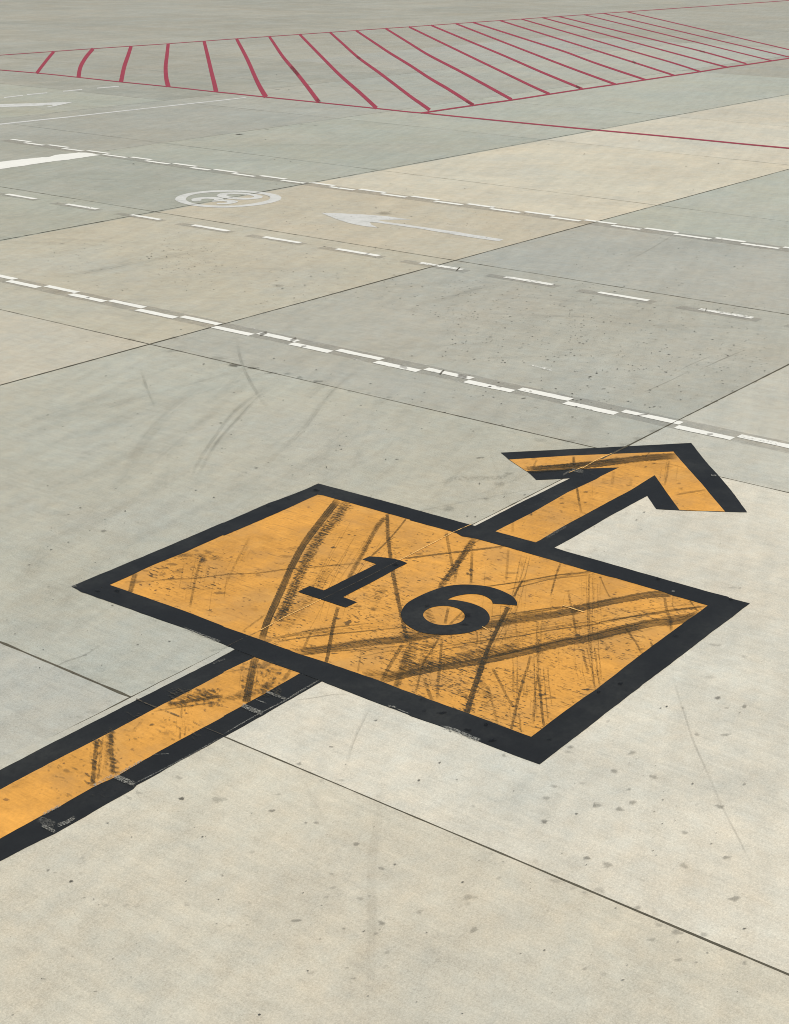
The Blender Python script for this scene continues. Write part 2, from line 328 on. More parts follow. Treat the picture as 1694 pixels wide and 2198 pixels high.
one = T2(1255, 348, 1318, 320, 1420, 327, 1510, 338, 1580, 352, 1620, 365, 1660, 382, 1380, 533, 1080, 688, 1205, 735, 1105, 783, 880, 710, 672, 640, 778, 588, 905, 628, 1380, 390)
sheet('digit', [G(one)], .0080, BLACK, panel, .002, wear=.2)['label'] = 'black digit 1'
six = T3(970, 765, 965, 730, 930, 685, 880, 655, 800, 620, 700, 592, 600, 580, 500, 575, 400, 580, 300, 597, 200, 630, 100, 672, 0, 725, -50, 770, -75, 815, -78, 850, -62, 900, -20, 945, 60, 992, 150, 1017, 270, 1028, 380, 1028, 480, 1018, 580, 997, 660, 962, 710, 920, 722, 880, 710, 838, 670, 795, 600, 760, 520, 735, 430, 718, 342, 710, 400, 685, 480, 667, 560, 660, 640, 668, 700, 690, 738, 718, 750, 747, 850, 754)
hole = T3(120, 850, 137, 815, 190, 785, 260, 770, 330, 768, 400, 780, 460, 805, 495, 845, 490, 885, 455, 915, 390, 935, 310, 942, 230, 932, 165, 905, 130, 875)
sheet('digit', [G(smooth_closed(six, 4, 60)), G(smooth_closed(hole, 4))], .0080, BLACK, panel, .0015, wear=.2)['label'] = 'black digit 6'
def marks(parent, rows, z=.0085, gain=1.06):
    for pts, w, d, rag, dot, soft in rows:
        strip('tyre_mark', pts, w * K, min(1.15, d * gain), rag, dot, soft, z, parent, fade=.04 if d > .55 else .12); z += .00001
marks(panel, [
    (M2(1035, 1322, 930, 1450) + T2(880, 0, 730, 200, 620, 400, 540, 580, 460, 760, 390, 920, 345, 1075), 66, .80, .12, 0, .18),
    (M2(1115, 1350, 1000, 1500) + T2(860, 150, 740, 380, 650, 580, 570, 760, 500, 890), 105, .80, .85, 0, .6),
    (T2(960, 420, 860, 560, 700, 780, 520, 1000), 160, .30, 1, 0, .8),
    (M2(1462, 1478) + T2(1380, 60, 1310, 190, 1250, 300, 1150, 480, 1110, 560), 52, .62, .45, 0, .6),
    (M2(1478, 1445) + T2(1480, 0, 1490, 180, 1530, 460, 1570, 680, 1615, 880, 1660, 1080), 42, .66, .3, 0, .35),
    (M2(1650, 1490) + T2(1600, 40, 1480, 180, 1330, 320), 20, .6, .3, 0, .5),
    (T1(870, 555, 1200, 525, 1440, 515) + T2(40, 480, 300, 468, 560, 435, 800, 415, 1100, 388, 1290, 375), 17, .55, .4, .3, .6),
    (T2(1035, 775, 1000, 900, 970, 1050, 945, 1200, 925, 1280), 40, .72, .3, 0, .4),
    (T2(650, 1185, 900, 1155, 1200, 1110, 1450, 1080, 1683, 1060) + T3(300, 1000, 700, 940, 950, 893, 1150, 868, 1400, 825, 1540, 805), 76, .60, .16, 0, .3),
    (T4(40, 795, 200, 765, 500, 705, 750, 662, 930, 655), 66, .66, .08, 0, .2),
    (T3(730, 862, 900, 838, 1150, 800, 1380, 772), 14, .6, .1, 0, .5),
    (T2(1250, 1395, 1500, 1390) + T3(0, 1345, 300, 1275, 680, 1190, 1000, 1120), 120, .62, .7, 0, .6),
    (T2(1420, 1440) + T3(0, 1378, 300, 1318, 680, 1258, 1000, 1190, 1400, 1098) + T4(200, 1055, 500, 985, 750, 925, 1000, 900, 1190, 825), 66, .66, .12, 0, .2),
    (T3(700, 1225, 1000, 1160, 1400, 1065) + T4(100, 1050, 500, 950, 800, 890, 1100, 845), 34, .6, .2, 0, .4),
    (T2(470, 1092, 700, 1055, 1000, 1020, 1300, 990, 1660, 955), 13, .62, .3, .2, .5),
    (T2(390, 1062, 700, 1012, 960, 970), 22, .5, .6, 0, .7),
    (T3(690, 590, 1000, 545, 1300, 490) + T4(60, 472, 200, 450), 14, .6, .1, 0, .5),
    (T3(860, 625, 1060, 575, 1300, 520, 1683, 478), 12, .45, .1, 0, .5),
    (T3(580, 165, 500, 280, 400, 425, 330, 520, 265, 605), 64, .74, .45, 0, .4),
    (T3(545, 170, 480, 300, 430, 420, 400, 560), 34, .45, .5, 0, .6),
    (T3(495, 800, 430, 865, 350, 940), 26, .55, .4, .3, .6),
    (T3(265, 1050, 190, 1180, 120, 1290, 50, 1560), 26, .58, .4, .2, .5),
    (T3(-60, 338, 200, 305, 450, 275, 650, 250, 880, 222), 22, .58, .25, 0, .6),
    (T3(325, 90, 360, 280, 392, 440), 34, .42, .3, 0, .4),
    (T3(562, 265, 556, 440, 552, 570), 32, .52, .3, 0, .5),
    (T3(350, 775, 330, 860, 318, 930), 34, .5, .3, 0, .5),
    (T3(292, 1040, 275, 1250, 258, 1440, 245, 1620), 34, .55, .35, .2, .5),
    (T3(890, 242, 880, 400, 868, 540), 32, .32, .4, 0, .6),
    (T3(1060, 300, 1015, 470, 985, 560), 12, .45, .3, .4, .5), (T3(1088, 305, 1045, 480, 1000, 580), 12, .45, .3, .4, .5),
    (T3(1020, 530, 975, 610, 935, 690), 24, .7, .3, 0, .4),
    (T3(893, 765, 830, 890, 770, 1010, 710, 1140, 670, 1250), 44, .80, .25, 0, .3),
    (T3(670, 1250, 620, 1400, 570, 1540, 530, 1680) + S3(515, 470), 56, .84, .3, 0, .3),
    (T3(1362, 375, 1320, 490, 1270, 680), 24, .58, .5, 0, .5), (T3(1430, 630, 1450, 740, 1480, 870, 1505, 1010), 26, .42, .4, .3, .5),
    (T3(1618, 470, 1612, 700, 1622, 1000), 13, .6, .2, .8, .5), (T4(218, 465, 225, 700, 215, 900, 225, 1050), 13, .55, .3, .8, .5), (T4(192, 460, 190, 760, 195, 1040), 13, .5, .2, .7, .5),
    (T4(198, 1105, 215, 1300, 240, 1500), 18, .7, .2, .8, .4), (T4(235, 1130, 258, 1300, 285, 1490), 20, .75, .2, .9, .4), (T4(125, 1130, 155, 1280, 185, 1370), 32, .55, .6, .4, .6), (T4(265, 1130, 290, 1300, 300, 1440), 13, .5, .3, .9, .5),
    (T4(285, 490, 340, 620, 380, 692), 20, .42, .2, 0, .8), (T4(500, 935, 570, 1040, 620, 1110, 662, 1195), 26, .52, .25, .2, .5), (T4(740, 1085, 765, 1135), 24, .5, .4, 0, .6),
    (T4(868, 672, 890, 800, 925, 900, 930, 1005), 34, .5, .3, 0, .5), (T4(1095, 712, 1130, 760, 1170, 812), 20, .58, .3, .3, .6), (T4(40, 865, 65, 985, 80, 1030), 26, .5, .5, .2, .5),
    (T3(320, 1128, 700, 1075, 1000, 1035, 1300, 980, 1683, 930) + T4(300, 908, 600, 858, 900, 808, 1240, 765), 13, .66, .15, .25, .4),
    (T4(560, 880, 900, 820, 1250, 770), 10, .5, .1, 0, .5), (T3(1250, 960, 1500, 925, 1683, 905), 10, .4, .3, .3, .5),
    (T3(1152, 900, 1150, 1100, 1158, 1300, 1150, 1450) + S3(1140, 200, 1122, 430, 1115, 570), 30, .56, .3, .75, .5),
    (S3(1158, 120, 1180, 300, 1195, 470, 1212, 600), 28, .72, .3, .2, .4), (T3(1185, 930, 1180, 1100, 1165, 1250), 24, .35, .4, .6, .5),
    (S3(1205, 60, 1225, 300, 1250, 540), 16, .6, .2, .9, .5), (S3(1245, 40, 1258, 220, 1285, 420), 16, .55, .2, .9, .5),
    (T3(1090, 1215, 1060, 1330) + S3(1020, 190, 960, 420, 915, 630), 30, .66, .35, .45, .4),
    (S3(745, 65, 820, 205, 880, 330, 940, 420), 30, .60, .35, .35, .5),
    (S3(935, 0, 932, 160, 925, 310), 16, .5, .3, .8, .5), (S3(968, 60, 968, 250, 955, 560), 16, .5, .3, .9, .5), (S3(985, 470, 1005, 650), 22, .5, .3, .5, .5),
    (S3(695, 220, 745, 380, 795, 580), 38, .5, .6, .2, .6), (S3(640, 160, 690, 330, 700, 460), 110, .4, 1, 0, .8),
    (T3(130, 1420, 165, 1530, 205, 1625), 42, .6, .5, 0, .5), (T2(1620, 1110, 1510, 1290, 1425, 1445), 44, .6, .5, 0, .5), (T2(1665, 1170, 1610, 1340, 1555, 1510), 76, .66, .5, 0, .5),
    (T3(30, 960, 20, 1120, 0, 1320), 120, .6, .9, 0, .6), (T3(180, 1080, 160, 1200, 120, 1330), 200, .45, 1, 0, .7), (T3(150, 790, 180, 860, 210, 930), 80, .45, .9, 0, .7),
    (T2(1245, 1165, 1228, 1270, 1212, 1370), 24, .38, .4, .5, .5), (T2(800, 990, 760, 1070, 725, 1150), 30, .42, .5, 0, .5), (T2(1100, 1190, 1400, 1150, 1683, 1120), 14, .45, .5, .4, .6), (T2(1150, 1250, 1400, 1190, 1600, 1160), 12, .45, .5, .4, .6),
    (T2(245, 130, 110, 380, 0, 620), 30, .30, .5, .6, .6), (T2(385, 840, 280, 915, 165, 1000), 20, .45, .5, .5, .5), (T2(1180, 560, 1330, 500, 1440, 470), 130, .25, 1, 0, .8), (T2(1460, 560, 1400, 700, 1340, 830), 90, .35, .9, .3, .8),
    (T1(885, 465, 862, 560, 835, 650), 54, .6, .35, 0, .35), (T1(1490, 310, 1440, 480, 1405, 640, 1378, 790), 28, .42, .4, .2, .5),
    (T4(950, 660, 945, 760, 1000, 840), 20, .35, .4, .6, .6), (T3(1590, 1100) + T3(1630, 1300, 1660, 1460, 1683, 1560), 18, .4, .3, .8, .5),
    (T3(960, 680, 955, 900, 975, 1100), 24, .3, .4, .5, .6), (T3(600, 990, 610, 1060, 590, 1150), 24, .4, .5, 0, .6), (T3(870, 900, 860, 1100), 20, .3, .4, .4, .6),
], .0044)
def blobs(name, rows, z, mat, parent=None, extra=()):
    """irregular flat spots: rows are (tile, x, y, half width, half height, density) on the photo; extra are ground spots"""
    V, F, D, A = [], [], [], []
    shapes = []
    for t, x, y, rx, ry, d in rows:
        big_ = rx > 15 and d < .62; d = d * (.54 if big_ else .78); rx, ry = (rx * 1.22, ry * 1.22) if big_ else (rx, ry)
        ph = rng.uniform(0, 6.28, 3); pts = []
        for q in np.linspace(0, 2 * math.pi, 14, endpoint=False):
            k = 1 + .16 * math.sin(2 * q + ph[0]) + .13 * math.sin(3 * q + ph[1]) + .08 * math.sin(5 * q + ph[2]); k *= 1.22
            pts += [x + math.cos(q) * rx * k, y + math.sin(q) * ry * k]
        shapes.append((G(t(*pts)), ground(*t(x, y)[0]), d))
    for gx, gy, r, d in extra:
        ph = rng.uniform(0, 6.28, 3); st = rng.uniform(.75, 1.5); an = rng.uniform(0, 3.14); pts = []
        for q in np.linspace(0, 2 * math.pi, 9, endpoint=False):
            k = r * (1 + .25 * math.sin(2 * q + ph[0]) + .2 * math.sin(3 * q + ph[1])); a_, b_ = math.cos(q) * k * st, math.sin(q) * k / st
            pts.append((gx + a_ * math.cos(an) - b_ * math.sin(an), gy + a_ * math.sin(an) + b_ * math.cos(an)))
        shapes.append((pts, (gx, gy), d))
    for i, (ring, c, d) in enumerate(shapes):
        zz = z + (i % 97) * .000004; b = len(V); V.append((*c, zz)); A.append(1.0); D.append(d); m_ = len(ring)
        for p in ring: V.append((*p, zz)); A.append(0.0); D.append(d)
        area = sum(ring[k][0] * ring[(k + 1) % m_][1] - ring[(k + 1) % m_][0] * ring[k][1] for k in range(m_))
        for k in range(m_):
            f = (b, b + 1 + k, b + 1 + (k + 1) % m_); F.append(f if area > 0 else f[::-1])
    return link(name, V, F, mat, parent, {'a': A, 'd': D})
R_ = lambda t, *r: [(t, *q) for q in r]
o = blobs('paint_stains', R_(T1, (1340, 310, 60, 16, .6), (1500, 350, 40, 24, .75), (1140, 425, 34, 10, .5), (1030, 493, 26, 12, .65), (1280, 450, 40, 20, .4), (1130, 485, 24, 14, .4), (1215, 515, 26, 10, .65), (1650, 650, 40, 14, .6), (1545, 280, 50, 16, .5), (1210, 390, 44, 13, .55), (1620, 330, 50, 16, .4), (1440, 265, 24, 10, .4), (1385, 820, 10, 5, .5), (1565, 802, 12, 8, .5), (1480, 310, 40, 14, .5), (985, 450, 30, 10, .4), (890, 550, 60, 14, .5))
    + R_(T2, (995, 237, 28, 8, .7), (1135, 120, 16, 6, .65), (1185, 130, 14, 6, .6), (565, 318, 52, 12, .4), (315, 487, 30, 12, .4), (170, 490, 26, 12, .3), (240, 713, 14, 6, .45), (900, 350, 40, 12, .2), (1030, 880, 30, 12, .8), (1120, 920, 34, 24, .7), (1350, 795, 20, 16, .4), (1280, 600, 40, 16, .3), (285, 800, 40, 14, .2), (1010, 1195, 34, 8, .7), (1570, 243, 30, 10, .5), (1460, 630, 40, 8, .6), (1620, 600, 30, 8, .5), (1210, 770, 40, 10, .6), (500, 885, 40, 16, .6), (400, 1080, 44, 14, .5), (1060, 150, 20, 6, .5), (190, 1000, 12, 6, .4), (640, 245, 60, 12, .25))
    + R_(T3, (555, 440, 22, 24, .8), (530, 478, 32, 12, .75), (400, 440, 22, 18, .65), (695, 520, 36, 14, .6), (930, 470, 40, 12, .4), (85, 537, 16, 7, .65), (165, 190, 28, 7, .7), (880, 512, 32, 8, .4), (1425, 632, 22, 6, .6), (455, 1205, 40, 12, .4), (1020, 1450, 16, 24, .65), (1190, 1570, 48, 15, .75), (1280, 1600, 60, 8, .6), (270, 1490, 40, 10, .7), (360, 1497, 36, 8, .6), (480, 1570, 34, 14, .4), (1510, 1030, 26, 14, .65), (1320, 1270, 14, 8, .4), (1210, 950, 30, 40, .25), (1600, 1522, 50, 9, .65), (335, 125, 20, 14, .6), (210, 117, 10, 5, .5), (70, 118, 8, 5, .5), (18, 670, 12, 5, .5), (1010, 390, 14, 30, .25), (80, 295, 40, 10, .5))
    + R_(T4, (330, 855, 22, 10, .6), (350, 1150, 24, 12, .6), (300, 1105, 14, 6, .65), (75, 1030, 24, 12, .6), (405, 940, 10, 8, .5), (180, 1523, 48, 9, .7), (760, 1130, 16, 10, .5), (390, 1248, 10, 6, .6), (600, 885, 36, 9, .5), (700, 820, 30, 10, .4), (910, 840, 40, 12, .4), (430, 1330, 14, 6, .3), (290, 508, 12, 8, .6), (370, 567, 10, 5, .5), (590, 985, 30, 30, .3), (920, 910, 24, 40, .35)), .0060, STAIN, panel)
o['kind'] = 'stuff'
o = blobs('dark_stains', R_(S3, (290, 480, 40, 14, .8), (690, 580, 34, 16, .8), (530, 632, 34, 14, .8), (750, 728, 36, 16, .8), (1262, 720, 18, 10, .6), (130, 460, 26, 8, .5), (105, 355, 16, 6, .5)) + R_(S4, (475, 215, 28, 16, .8), (275, 288, 22, 10, .8)) + R_(T1, (550, 642, 28, 11, .7), (720, 637, 34, 12, .7)) + R_(M2, (830, 1240, 34, 12, .7), (590, 1320, 20, 8, .4), (400, 1385, 26, 9, .4)) + R_(T4, (810, 532, 26, 10, .8), (1470, 712, 20, 12, .8), (970, 1045, 30, 12, .5)) + R_(T3, (1555 - 670, 162, 20, 6, .6), (510, 865, 46, 20, .6), (490, 940, 36, 12, .6), (160, 775, 30, 12, .5)) + R_(T2, (1550, 400, 30, 14, .7)), .0126, STAIN_B, panel); o['kind'] = 'stuff'
def flecks(parent, zones, z=.0127):
    """rubber torn off along the broom texture: short slivers lying along +Y; zones are (tile, x0, y0, x1, y1, count, density) or (path, width px, count, density)"""
    V, F, D, A = [], [], [], []
    for zn in zones:
        pts = []
        if len(zn) == 7:
            t, x0, y0, x1, y1, k, d = zn
            pts = [t(random.uniform(x0, x1), random.uniform(y0, y1))[0] for _ in range(k)]
        else:
            path, w, k, d = zn; c = np.array(smooth_open(path, 8))
            for _ in range(k):
                q = random.random() * (len(c) - 1); a = c[int(q)] + (c[min(int(q) + 1, len(c) - 1)] - c[int(q)]) * (q % 1); pts.append((a[0] + random.gauss(0, .5) * w * K, a[1] + random.gauss(0, .3) * w * K))
        for x, y in pts:
            gx, gy = ground(x, y); L = random.uniform(.006, .02) * (1 + 2.2 * random.random() ** 4); wd = random.uniform(.0025, .0065); an = random.gauss(0, .12); dd = d * random.uniform(.25, .9)
            b = len(V); zz = z + (b % 89) * .000003; ux, uy = math.sin(an), math.cos(an); V.append((gx, gy, zz)); A.append(1.0); D.append(dd)
            for k_ in range(6):
                q = k_ / 6 * 2 * math.pi; ca, sa = math.cos(q) * L * random.uniform(.7, 1.2), math.sin(q) * wd * random.uniform(.7, 1.3)
                V.append((gx + ux * ca - uy * sa, gy + uy * ca + ux * sa, zz)); A.append(.25); D.append(dd)
            F += [(b, b + 1 + (k_ + 1) % 6, b + 1 + k_)[::-1] for k_ in range(6)]
    o = link('rubber_flecks', V, F, STAIN, parent, {'a': A, 'd': D}); o['kind'] = 'stuff'
def scratches(parent, zones, z=.0124):
    """bundles of thin dotted tyre scratches: (path, spread px, count, density, dottedness)"""
    V, F, UV, AT = [], [], [], {'d': [], 'rag': [], 'dot': [], 'soft': []}
    for path, sp, k, d, dt in zones:
        for _ in range(k):
            ox, oy = random.gauss(0, sp * K), random.gauss(0, sp * K * .3); a, b_ = sorted(random.sample(range(0, 101), 2)); c = np.array(smooth_open(path, 10)) + [ox, oy]
            n0, n1 = int(a / 100 * (len(c) - 1)), int(b_ / 100 * (len(c) - 1))
            if n1 - n0 < 3: continue
            sub = [tuple(p) for p in c[n0:n1 + 1]]; Aa, Bb, v = ribbon(sub, random.uniform(5, 14) * K, None, 2); vv, ff = ribbon_faces(Aa, Bb, z + len(V) * 1e-7); o0 = len(V); V += vv; F += [tuple(i_ + o0 for i_ in f_) for f_ in ff]
            of = random.random() * 40; UV += [(1, q + of) for q in v] + [(-1, q + of) for q in v]; m_ = len(vv); dd = d * random.uniform(.4, 1.1); h = m_ // 2; fade = np.clip(np.minimum(np.arange(h), np.arange(h)[::-1]) / 3, .1, 1)
            AT['d'] += list(np.tile(dd * fade, 2)); AT['rag'] += [.35] * m_; AT['dot'] += [dt] * m_; AT['soft'] += [.7] * m_
    o = link('fine_scratches', V, F, RUBBER, parent, AT, UV); o['kind'] = 'stuff'
flecks(panel, [(M2(1115, 1350, 1000, 1500) + T2(860, 150, 740, 380, 650, 580, 570, 760, 500, 890), 70, 520, .95), (T2(1000, 420, 860, 600, 700, 800), 180, 160, .5),
    (T3, -100, 1000, 700, 1330, 380, .8), (T2, 1150, 850, 1683, 1300, 260, .75), (T2, 1100, 480, 1683, 900, 240, .65), (T2, 380, 880, 1000, 1180, 160, .7), (S3, 350, 60, 1250, 640, 520, .7), (S3, 0, 60, 520, 330, 220, .75), (T3, 700, 900, 1683, 1200, 300, .6),
    (T4, 0, 780, 700, 1250, 420, .65), (T4, 600, 680, 1200, 900, 150, .6), (T3, 1100, 1150, 1683, 1683, 260, .5), (T1, 1000, 300, 1683, 620, 220, .8), (T2, 0, 250, 700, 900, 110, .45), (T3, -50, 100, 900, 560, 170, .55), (T3, 950, 250, 1683, 760, 160, .45), (T2, 880, 60, 1683, 480, 140, .5), (T1, 1000, 600, 1683, 900, 60, .45),
    (T3(0, 1330, 300, 1275, 680, 1190, 1000, 1120, 1400, 1040), 70, 220, .6), (T2(650, 1170, 1200, 1105, 1683, 1040), 50, 140, .55), (T3(700, 915, 1150, 860, 1540, 790), 46, 90, .5), (T4(40, 775, 500, 690, 900, 650), 40, 60, .5), (T4(0, 1070, 500, 960, 1000, 870), 50, 110, .5), (T3(580, 165, 400, 425, 265, 605), 50, 160, .8), (T3(893, 765, 670, 1250) + S3(600, 180, 515, 470), 60, 320, .8), (T2(1480, 0, 1615, 880, 1660, 1080), 40, 140, .7)], .0058)

scratches(panel, [(M2(1150, 1350) + T2(1000, 100, 820, 420, 640, 800, 500, 1050), 120, 16, .5, .6), (T2(1440, 30, 1250, 330, 1100, 560, 1000, 900), 90, 16, .5, .5), (T2(420, 1070, 1000, 990, 1683, 920), 40, 14, .6, .3), (T2(650, 1210, 1200, 1160, 1683, 1120), 50, 14, .55, .4), (T3(0, 1180, 700, 1060, 1683, 920), 80, 14, .5, .4), (T3(700, 900, 1683, 740), 40, 10, .55, .3), (T4(0, 980, 600, 850, 1230, 770), 40, 14, .55, .4), (T4(0, 1130, 1100, 880), 40, 10, .5, .4),
    (S3(1150, -60, 1160, 300, 1180, 580), 90, 22, .6, .9), (S3(940, -100, 950, 300, 960, 560), 60, 14, .5, .9), (T4(200, 450, 210, 900, 240, 1450), 50, 18, .55, .9), (T3(960, 350, 930, 800, 900, 1250), 140, 16, .4, .7), (T3(280, 980, 230, 1300, 180, 1600), 90, 16, .55, .6), (T3(1040, 300, 930, 760, 700, 1250) + S3(560, 350), 40, 12, .5, .6), (T3(1683, 440, 1200, 520, 650, 600), 20, 8, .5, .2), (T1(1450, 300, 1400, 560, 1370, 800), 140, 10, .35, .6), (T2(200, 200, 60, 480), 60, 8, .35, .8), (T3(1500, 480, 1460, 900, 1480, 1400), 160, 14, .35, .8), (S3(1590, 0, 1660, 260), 60, 8, .5, .8)], .0054)

# the slab joint showing through the paint
line('joint_crack', T2(335, 993, 560, 872, 880, 716), 5 * K, .0128, CRACK_L, panel, jag=.3); line('joint_crack', T2(1590, 358, 1683, 312) + T3(120, 248, 250, 182, 400, 102), 5 * K, .0128, CRACK_L, panel, jag=.3)
line('joint_crack', T2(-20, 1166, 120, 1095, 335, 993), 3.2 * K, .0128, CRACK_D, panel, jag=.3); line('joint_crack', T2(890, 712, 1250, 535, 1590, 360), 3 * K, .0128, CRACK_D, panel, jag=.3); line('joint_crack', T3(400, 102, 560, 32), 4 * K, .0128, CRACK_L, panel, jag=.3)
line('joint_crack', T3(1380, 770, 1480, 800, 1575, 830), 6 * K, .0128, CRACK_L, panel, jag=.3); line('joint_crack', T3(1395, 772, 1500, 797), 4 * K, .01285, CRACK_D, panel)
line('joint_crack', T3(655, 962, 705, 988), 6 * K, .0128, CRACK_L, panel, jag=.3)

# ------------------------------------------------------------------ arrow beyond the panel
arrow = thing('direction_arrow', 'yellow arrow with black edges leading away from the 16 panel', 'ground marking', centre(M4(400, 1100)))
ao = M3(820, 893, 1250, 872) + M4(0, 862, 560, 834, 1110, 805, 1240, 970, 1375, 1120, 1520, 1300, 1615, 1432, 1415, 1427, 1005, 1415, 798, 1403, 715, 1283, 360, 1475) + T3(1683, 25, 1480, 142, 1300, 240) \
    + M3(585, 1557, 1000, 1345, 1450, 1124, 1290, 1134, 1142, 1140, 1062, 1064, 890, 952)
ay = M3(897, 957, 1250, 934) + M4(0, 922, 500, 902, 950, 885, 1000, 945, 1230, 1205, 1415, 1426, 1210, 1420, 1005, 1413, 890, 1255, 780, 1098, 560, 1235, 360, 1340) + M3(1683, 1400, 1400, 1552, 1180, 1683) + T3(1135, 190, 930, 138, 765, 95) + M3(1100, 1440) + M4(0, 1250) + M3(1683, 1135) + M4(230 + 60, 1110, 460, 1028, 220, 1036, 0, 1043) + M3(1400, 1047, 1055, 1062)
sheet('black_edge', [G(ao)], .004, BLACK, arrow, .0015, wear=.24); sheet('yellow_core', [G(ay)], .0048, YELLOW, arrow, .001)
marks(arrow, [(M3(1060, 1052, 1300, 1035) + M4(0, 1022, 200, 1005, 450, 975, 700, 945, 985, 925), 62, .8, .25, 0, .2), (M3(1300, 1010, 1500, 1000, 1683, 985) + M4(300, 970, 500, 945), 26, .55, .9, 0, .7),
    (M4(912, 965, 895, 1080, 868, 1205), 24, .42, .4, .3, .5), (M4(960, 1280, 1100, 1255, 1245, 1235), 22, .42, .3, 0, .7), (M4(412, 1050, 405, 1120, 395, 1195), 36, .25, .6, .3, .7), (M4(75, 1170, 95, 1320, 122, 1450), 28, .36, .3, 0, .5),
    (M3(1480, 925, 1488, 1020), 30, .4, .4, 0, .5), (M4(48, 930, 45, 1010), 26, .45, .4, 0, .5), (M3(1150, 955, 1110, 1040), 24, .35, .5, 0, .6), (M3(1508, 1210, 1520, 1280, 1530, 1350), 26, .38, .4, 0, .5), (M3(930, 1510, 930, 1620), 30, .22, .5, 0, .6),
    (M4(740, 890, 690, 940), 14, .4, .3, 0, .6), (M4(570, 1130, 560, 1200), 40, .2, .5, 0, .7), (M4(320, 1120, 330, 1180), 50, .15, .6, 0, .7), (M4(680, 1000, 900, 1000, 1050, 1035), 8, .4, .3, .2, .6)])
o = blobs('paint_stains', R_(M3, (1370, 1315, 18, 7, .6), (1375, 1357, 22, 6, .7), (1590, 1350, 18, 6, .6), (1590, 1255, 16, 5, .6), (1115, 957, 20, 5, .5), (1098, 1455, 12, 10, .7), (1370, 1430, 14, 16, .3), (1350, 1290, 10, 4, .4)) + R_(M4, (780, 995, 26, 6, .75), (700, 1028, 12, 6, .6), (910, 1028, 22, 4, .6), (1000, 1178, 16, 6, .5), (1020, 1225, 22, 9, .4), (158, 1255, 20, 6, .6), (610, 1115, 10, 5, .4), (985, 1360, 14, 5, .4), (160, 1350, 14, 5, .4)), .0125, STAIN, arrow); o['kind'] = 'stuff'
line('joint_crack', M3(1440, 1080, 1560, 1032) + M4(130, 1040, 250, 970, 390, 908), 5 * K, .0128, CRACK_L, arrow, jag=.3); line('joint_crack', M4(390, 908, 520, 842), 4 * K, .0128, CRACK_D, arrow, jag=.3)
flecks(arrow, [(M3(1060, 1045, 1400, 1020) + M4(100, 1010, 450, 968), 40, 200, .8), (M4, 0, 950, 900, 1450, 90, .5), (M3, 1000, 1300, 1683, 1560, 60, .5)])
scratches(arrow, [(M3(1060, 1030, 1400, 1010) + M4(100, 990, 450, 960, 900, 910), 26, 12, .5, .3), (M4(900, 960, 860, 1250), 60, 8, .35, .6), (M4(100, 1100, 110, 1450), 120, 8, .3, .6)])
n_ = NT('scraped_paint'); k = n_.m2('ADD', n_.m2('MULTIPLY', n_.noise(120, 4, .75), .5), n_.m2('MULTIPLY', n_.noise(1, 5, .75, sc=(150, 40, 1)), .5)); SCRAPE = n_.done(concrete_colour(n_, n_.rgb((.27, .265, .23))), .9, n_.m2('MULTIPLY', n_.step(k, .45, .58, 0, .85), n_.m2('MULTIPLY', n_.attr('d'), n_.step(n_.m2('ABSOLUTE', n_.node('ShaderNodeSeparateXYZ').outputs[0]), 2, 3, 1, 0))), spec=.2)
def scrape(parent, pts, w, d): return strip('bare_patch', pts, w * K, d, 0, 0, .5, .0132, parent, SCRAPE, fade=.1)
scrape(arrow, M3(1380, 1105, 1440, 1072, 1530, 1050), 16, .5); scrape(arrow, M4(1285, 1105, 1340, 1110), 14, 1); scrape(arrow, M3(1220, 1680, 1330, 1610, 1420, 1560), 30, .32); scrape(arrow, M4(30, 1055, 140, 1075), 30, .5)

# ------------------------------------------------------------------ stripe on the other side of the panel
stem = thing('lead_in_line', 'black edged yellow stripe on the opposite side of the 16 panel from the arrow', 'ground marking', centre(S1(900, 800)))
so = T2(100, 1157) + T1(1683, 1212, 1290, 1412, 900, 1612, 760, 1683) + S1(480, 560, 47, 782, -420, 1024, -420, 1850, 47, 1612, 160, 1560, 560, 1330, 870, 1155, 900, 1120, 1300, 895, 1683, 685) + S2(10, 682, 300, 520, 570, 365, 890, 183)
sy = T2(280, 1228, 0, 1362) + T1(1683, 1370, 1380, 1530, 1080, 1683) + S1(700, 625, 180, 890, 47, 960, -420, 1205, -420, 1650, 47, 1393, 210, 1310, 500, 1142, 720, 1042, 1140, 795, 1683, 502) + S2(0, 496, 370, 295, 690, 110) + T2(480, 1300)
sheet('black_edge', [G(so)], .003, BLACK, stem, .002, wear=.27); sheet('yellow_core', [G(sy)], .0038, YELLOW, stem, .0018)
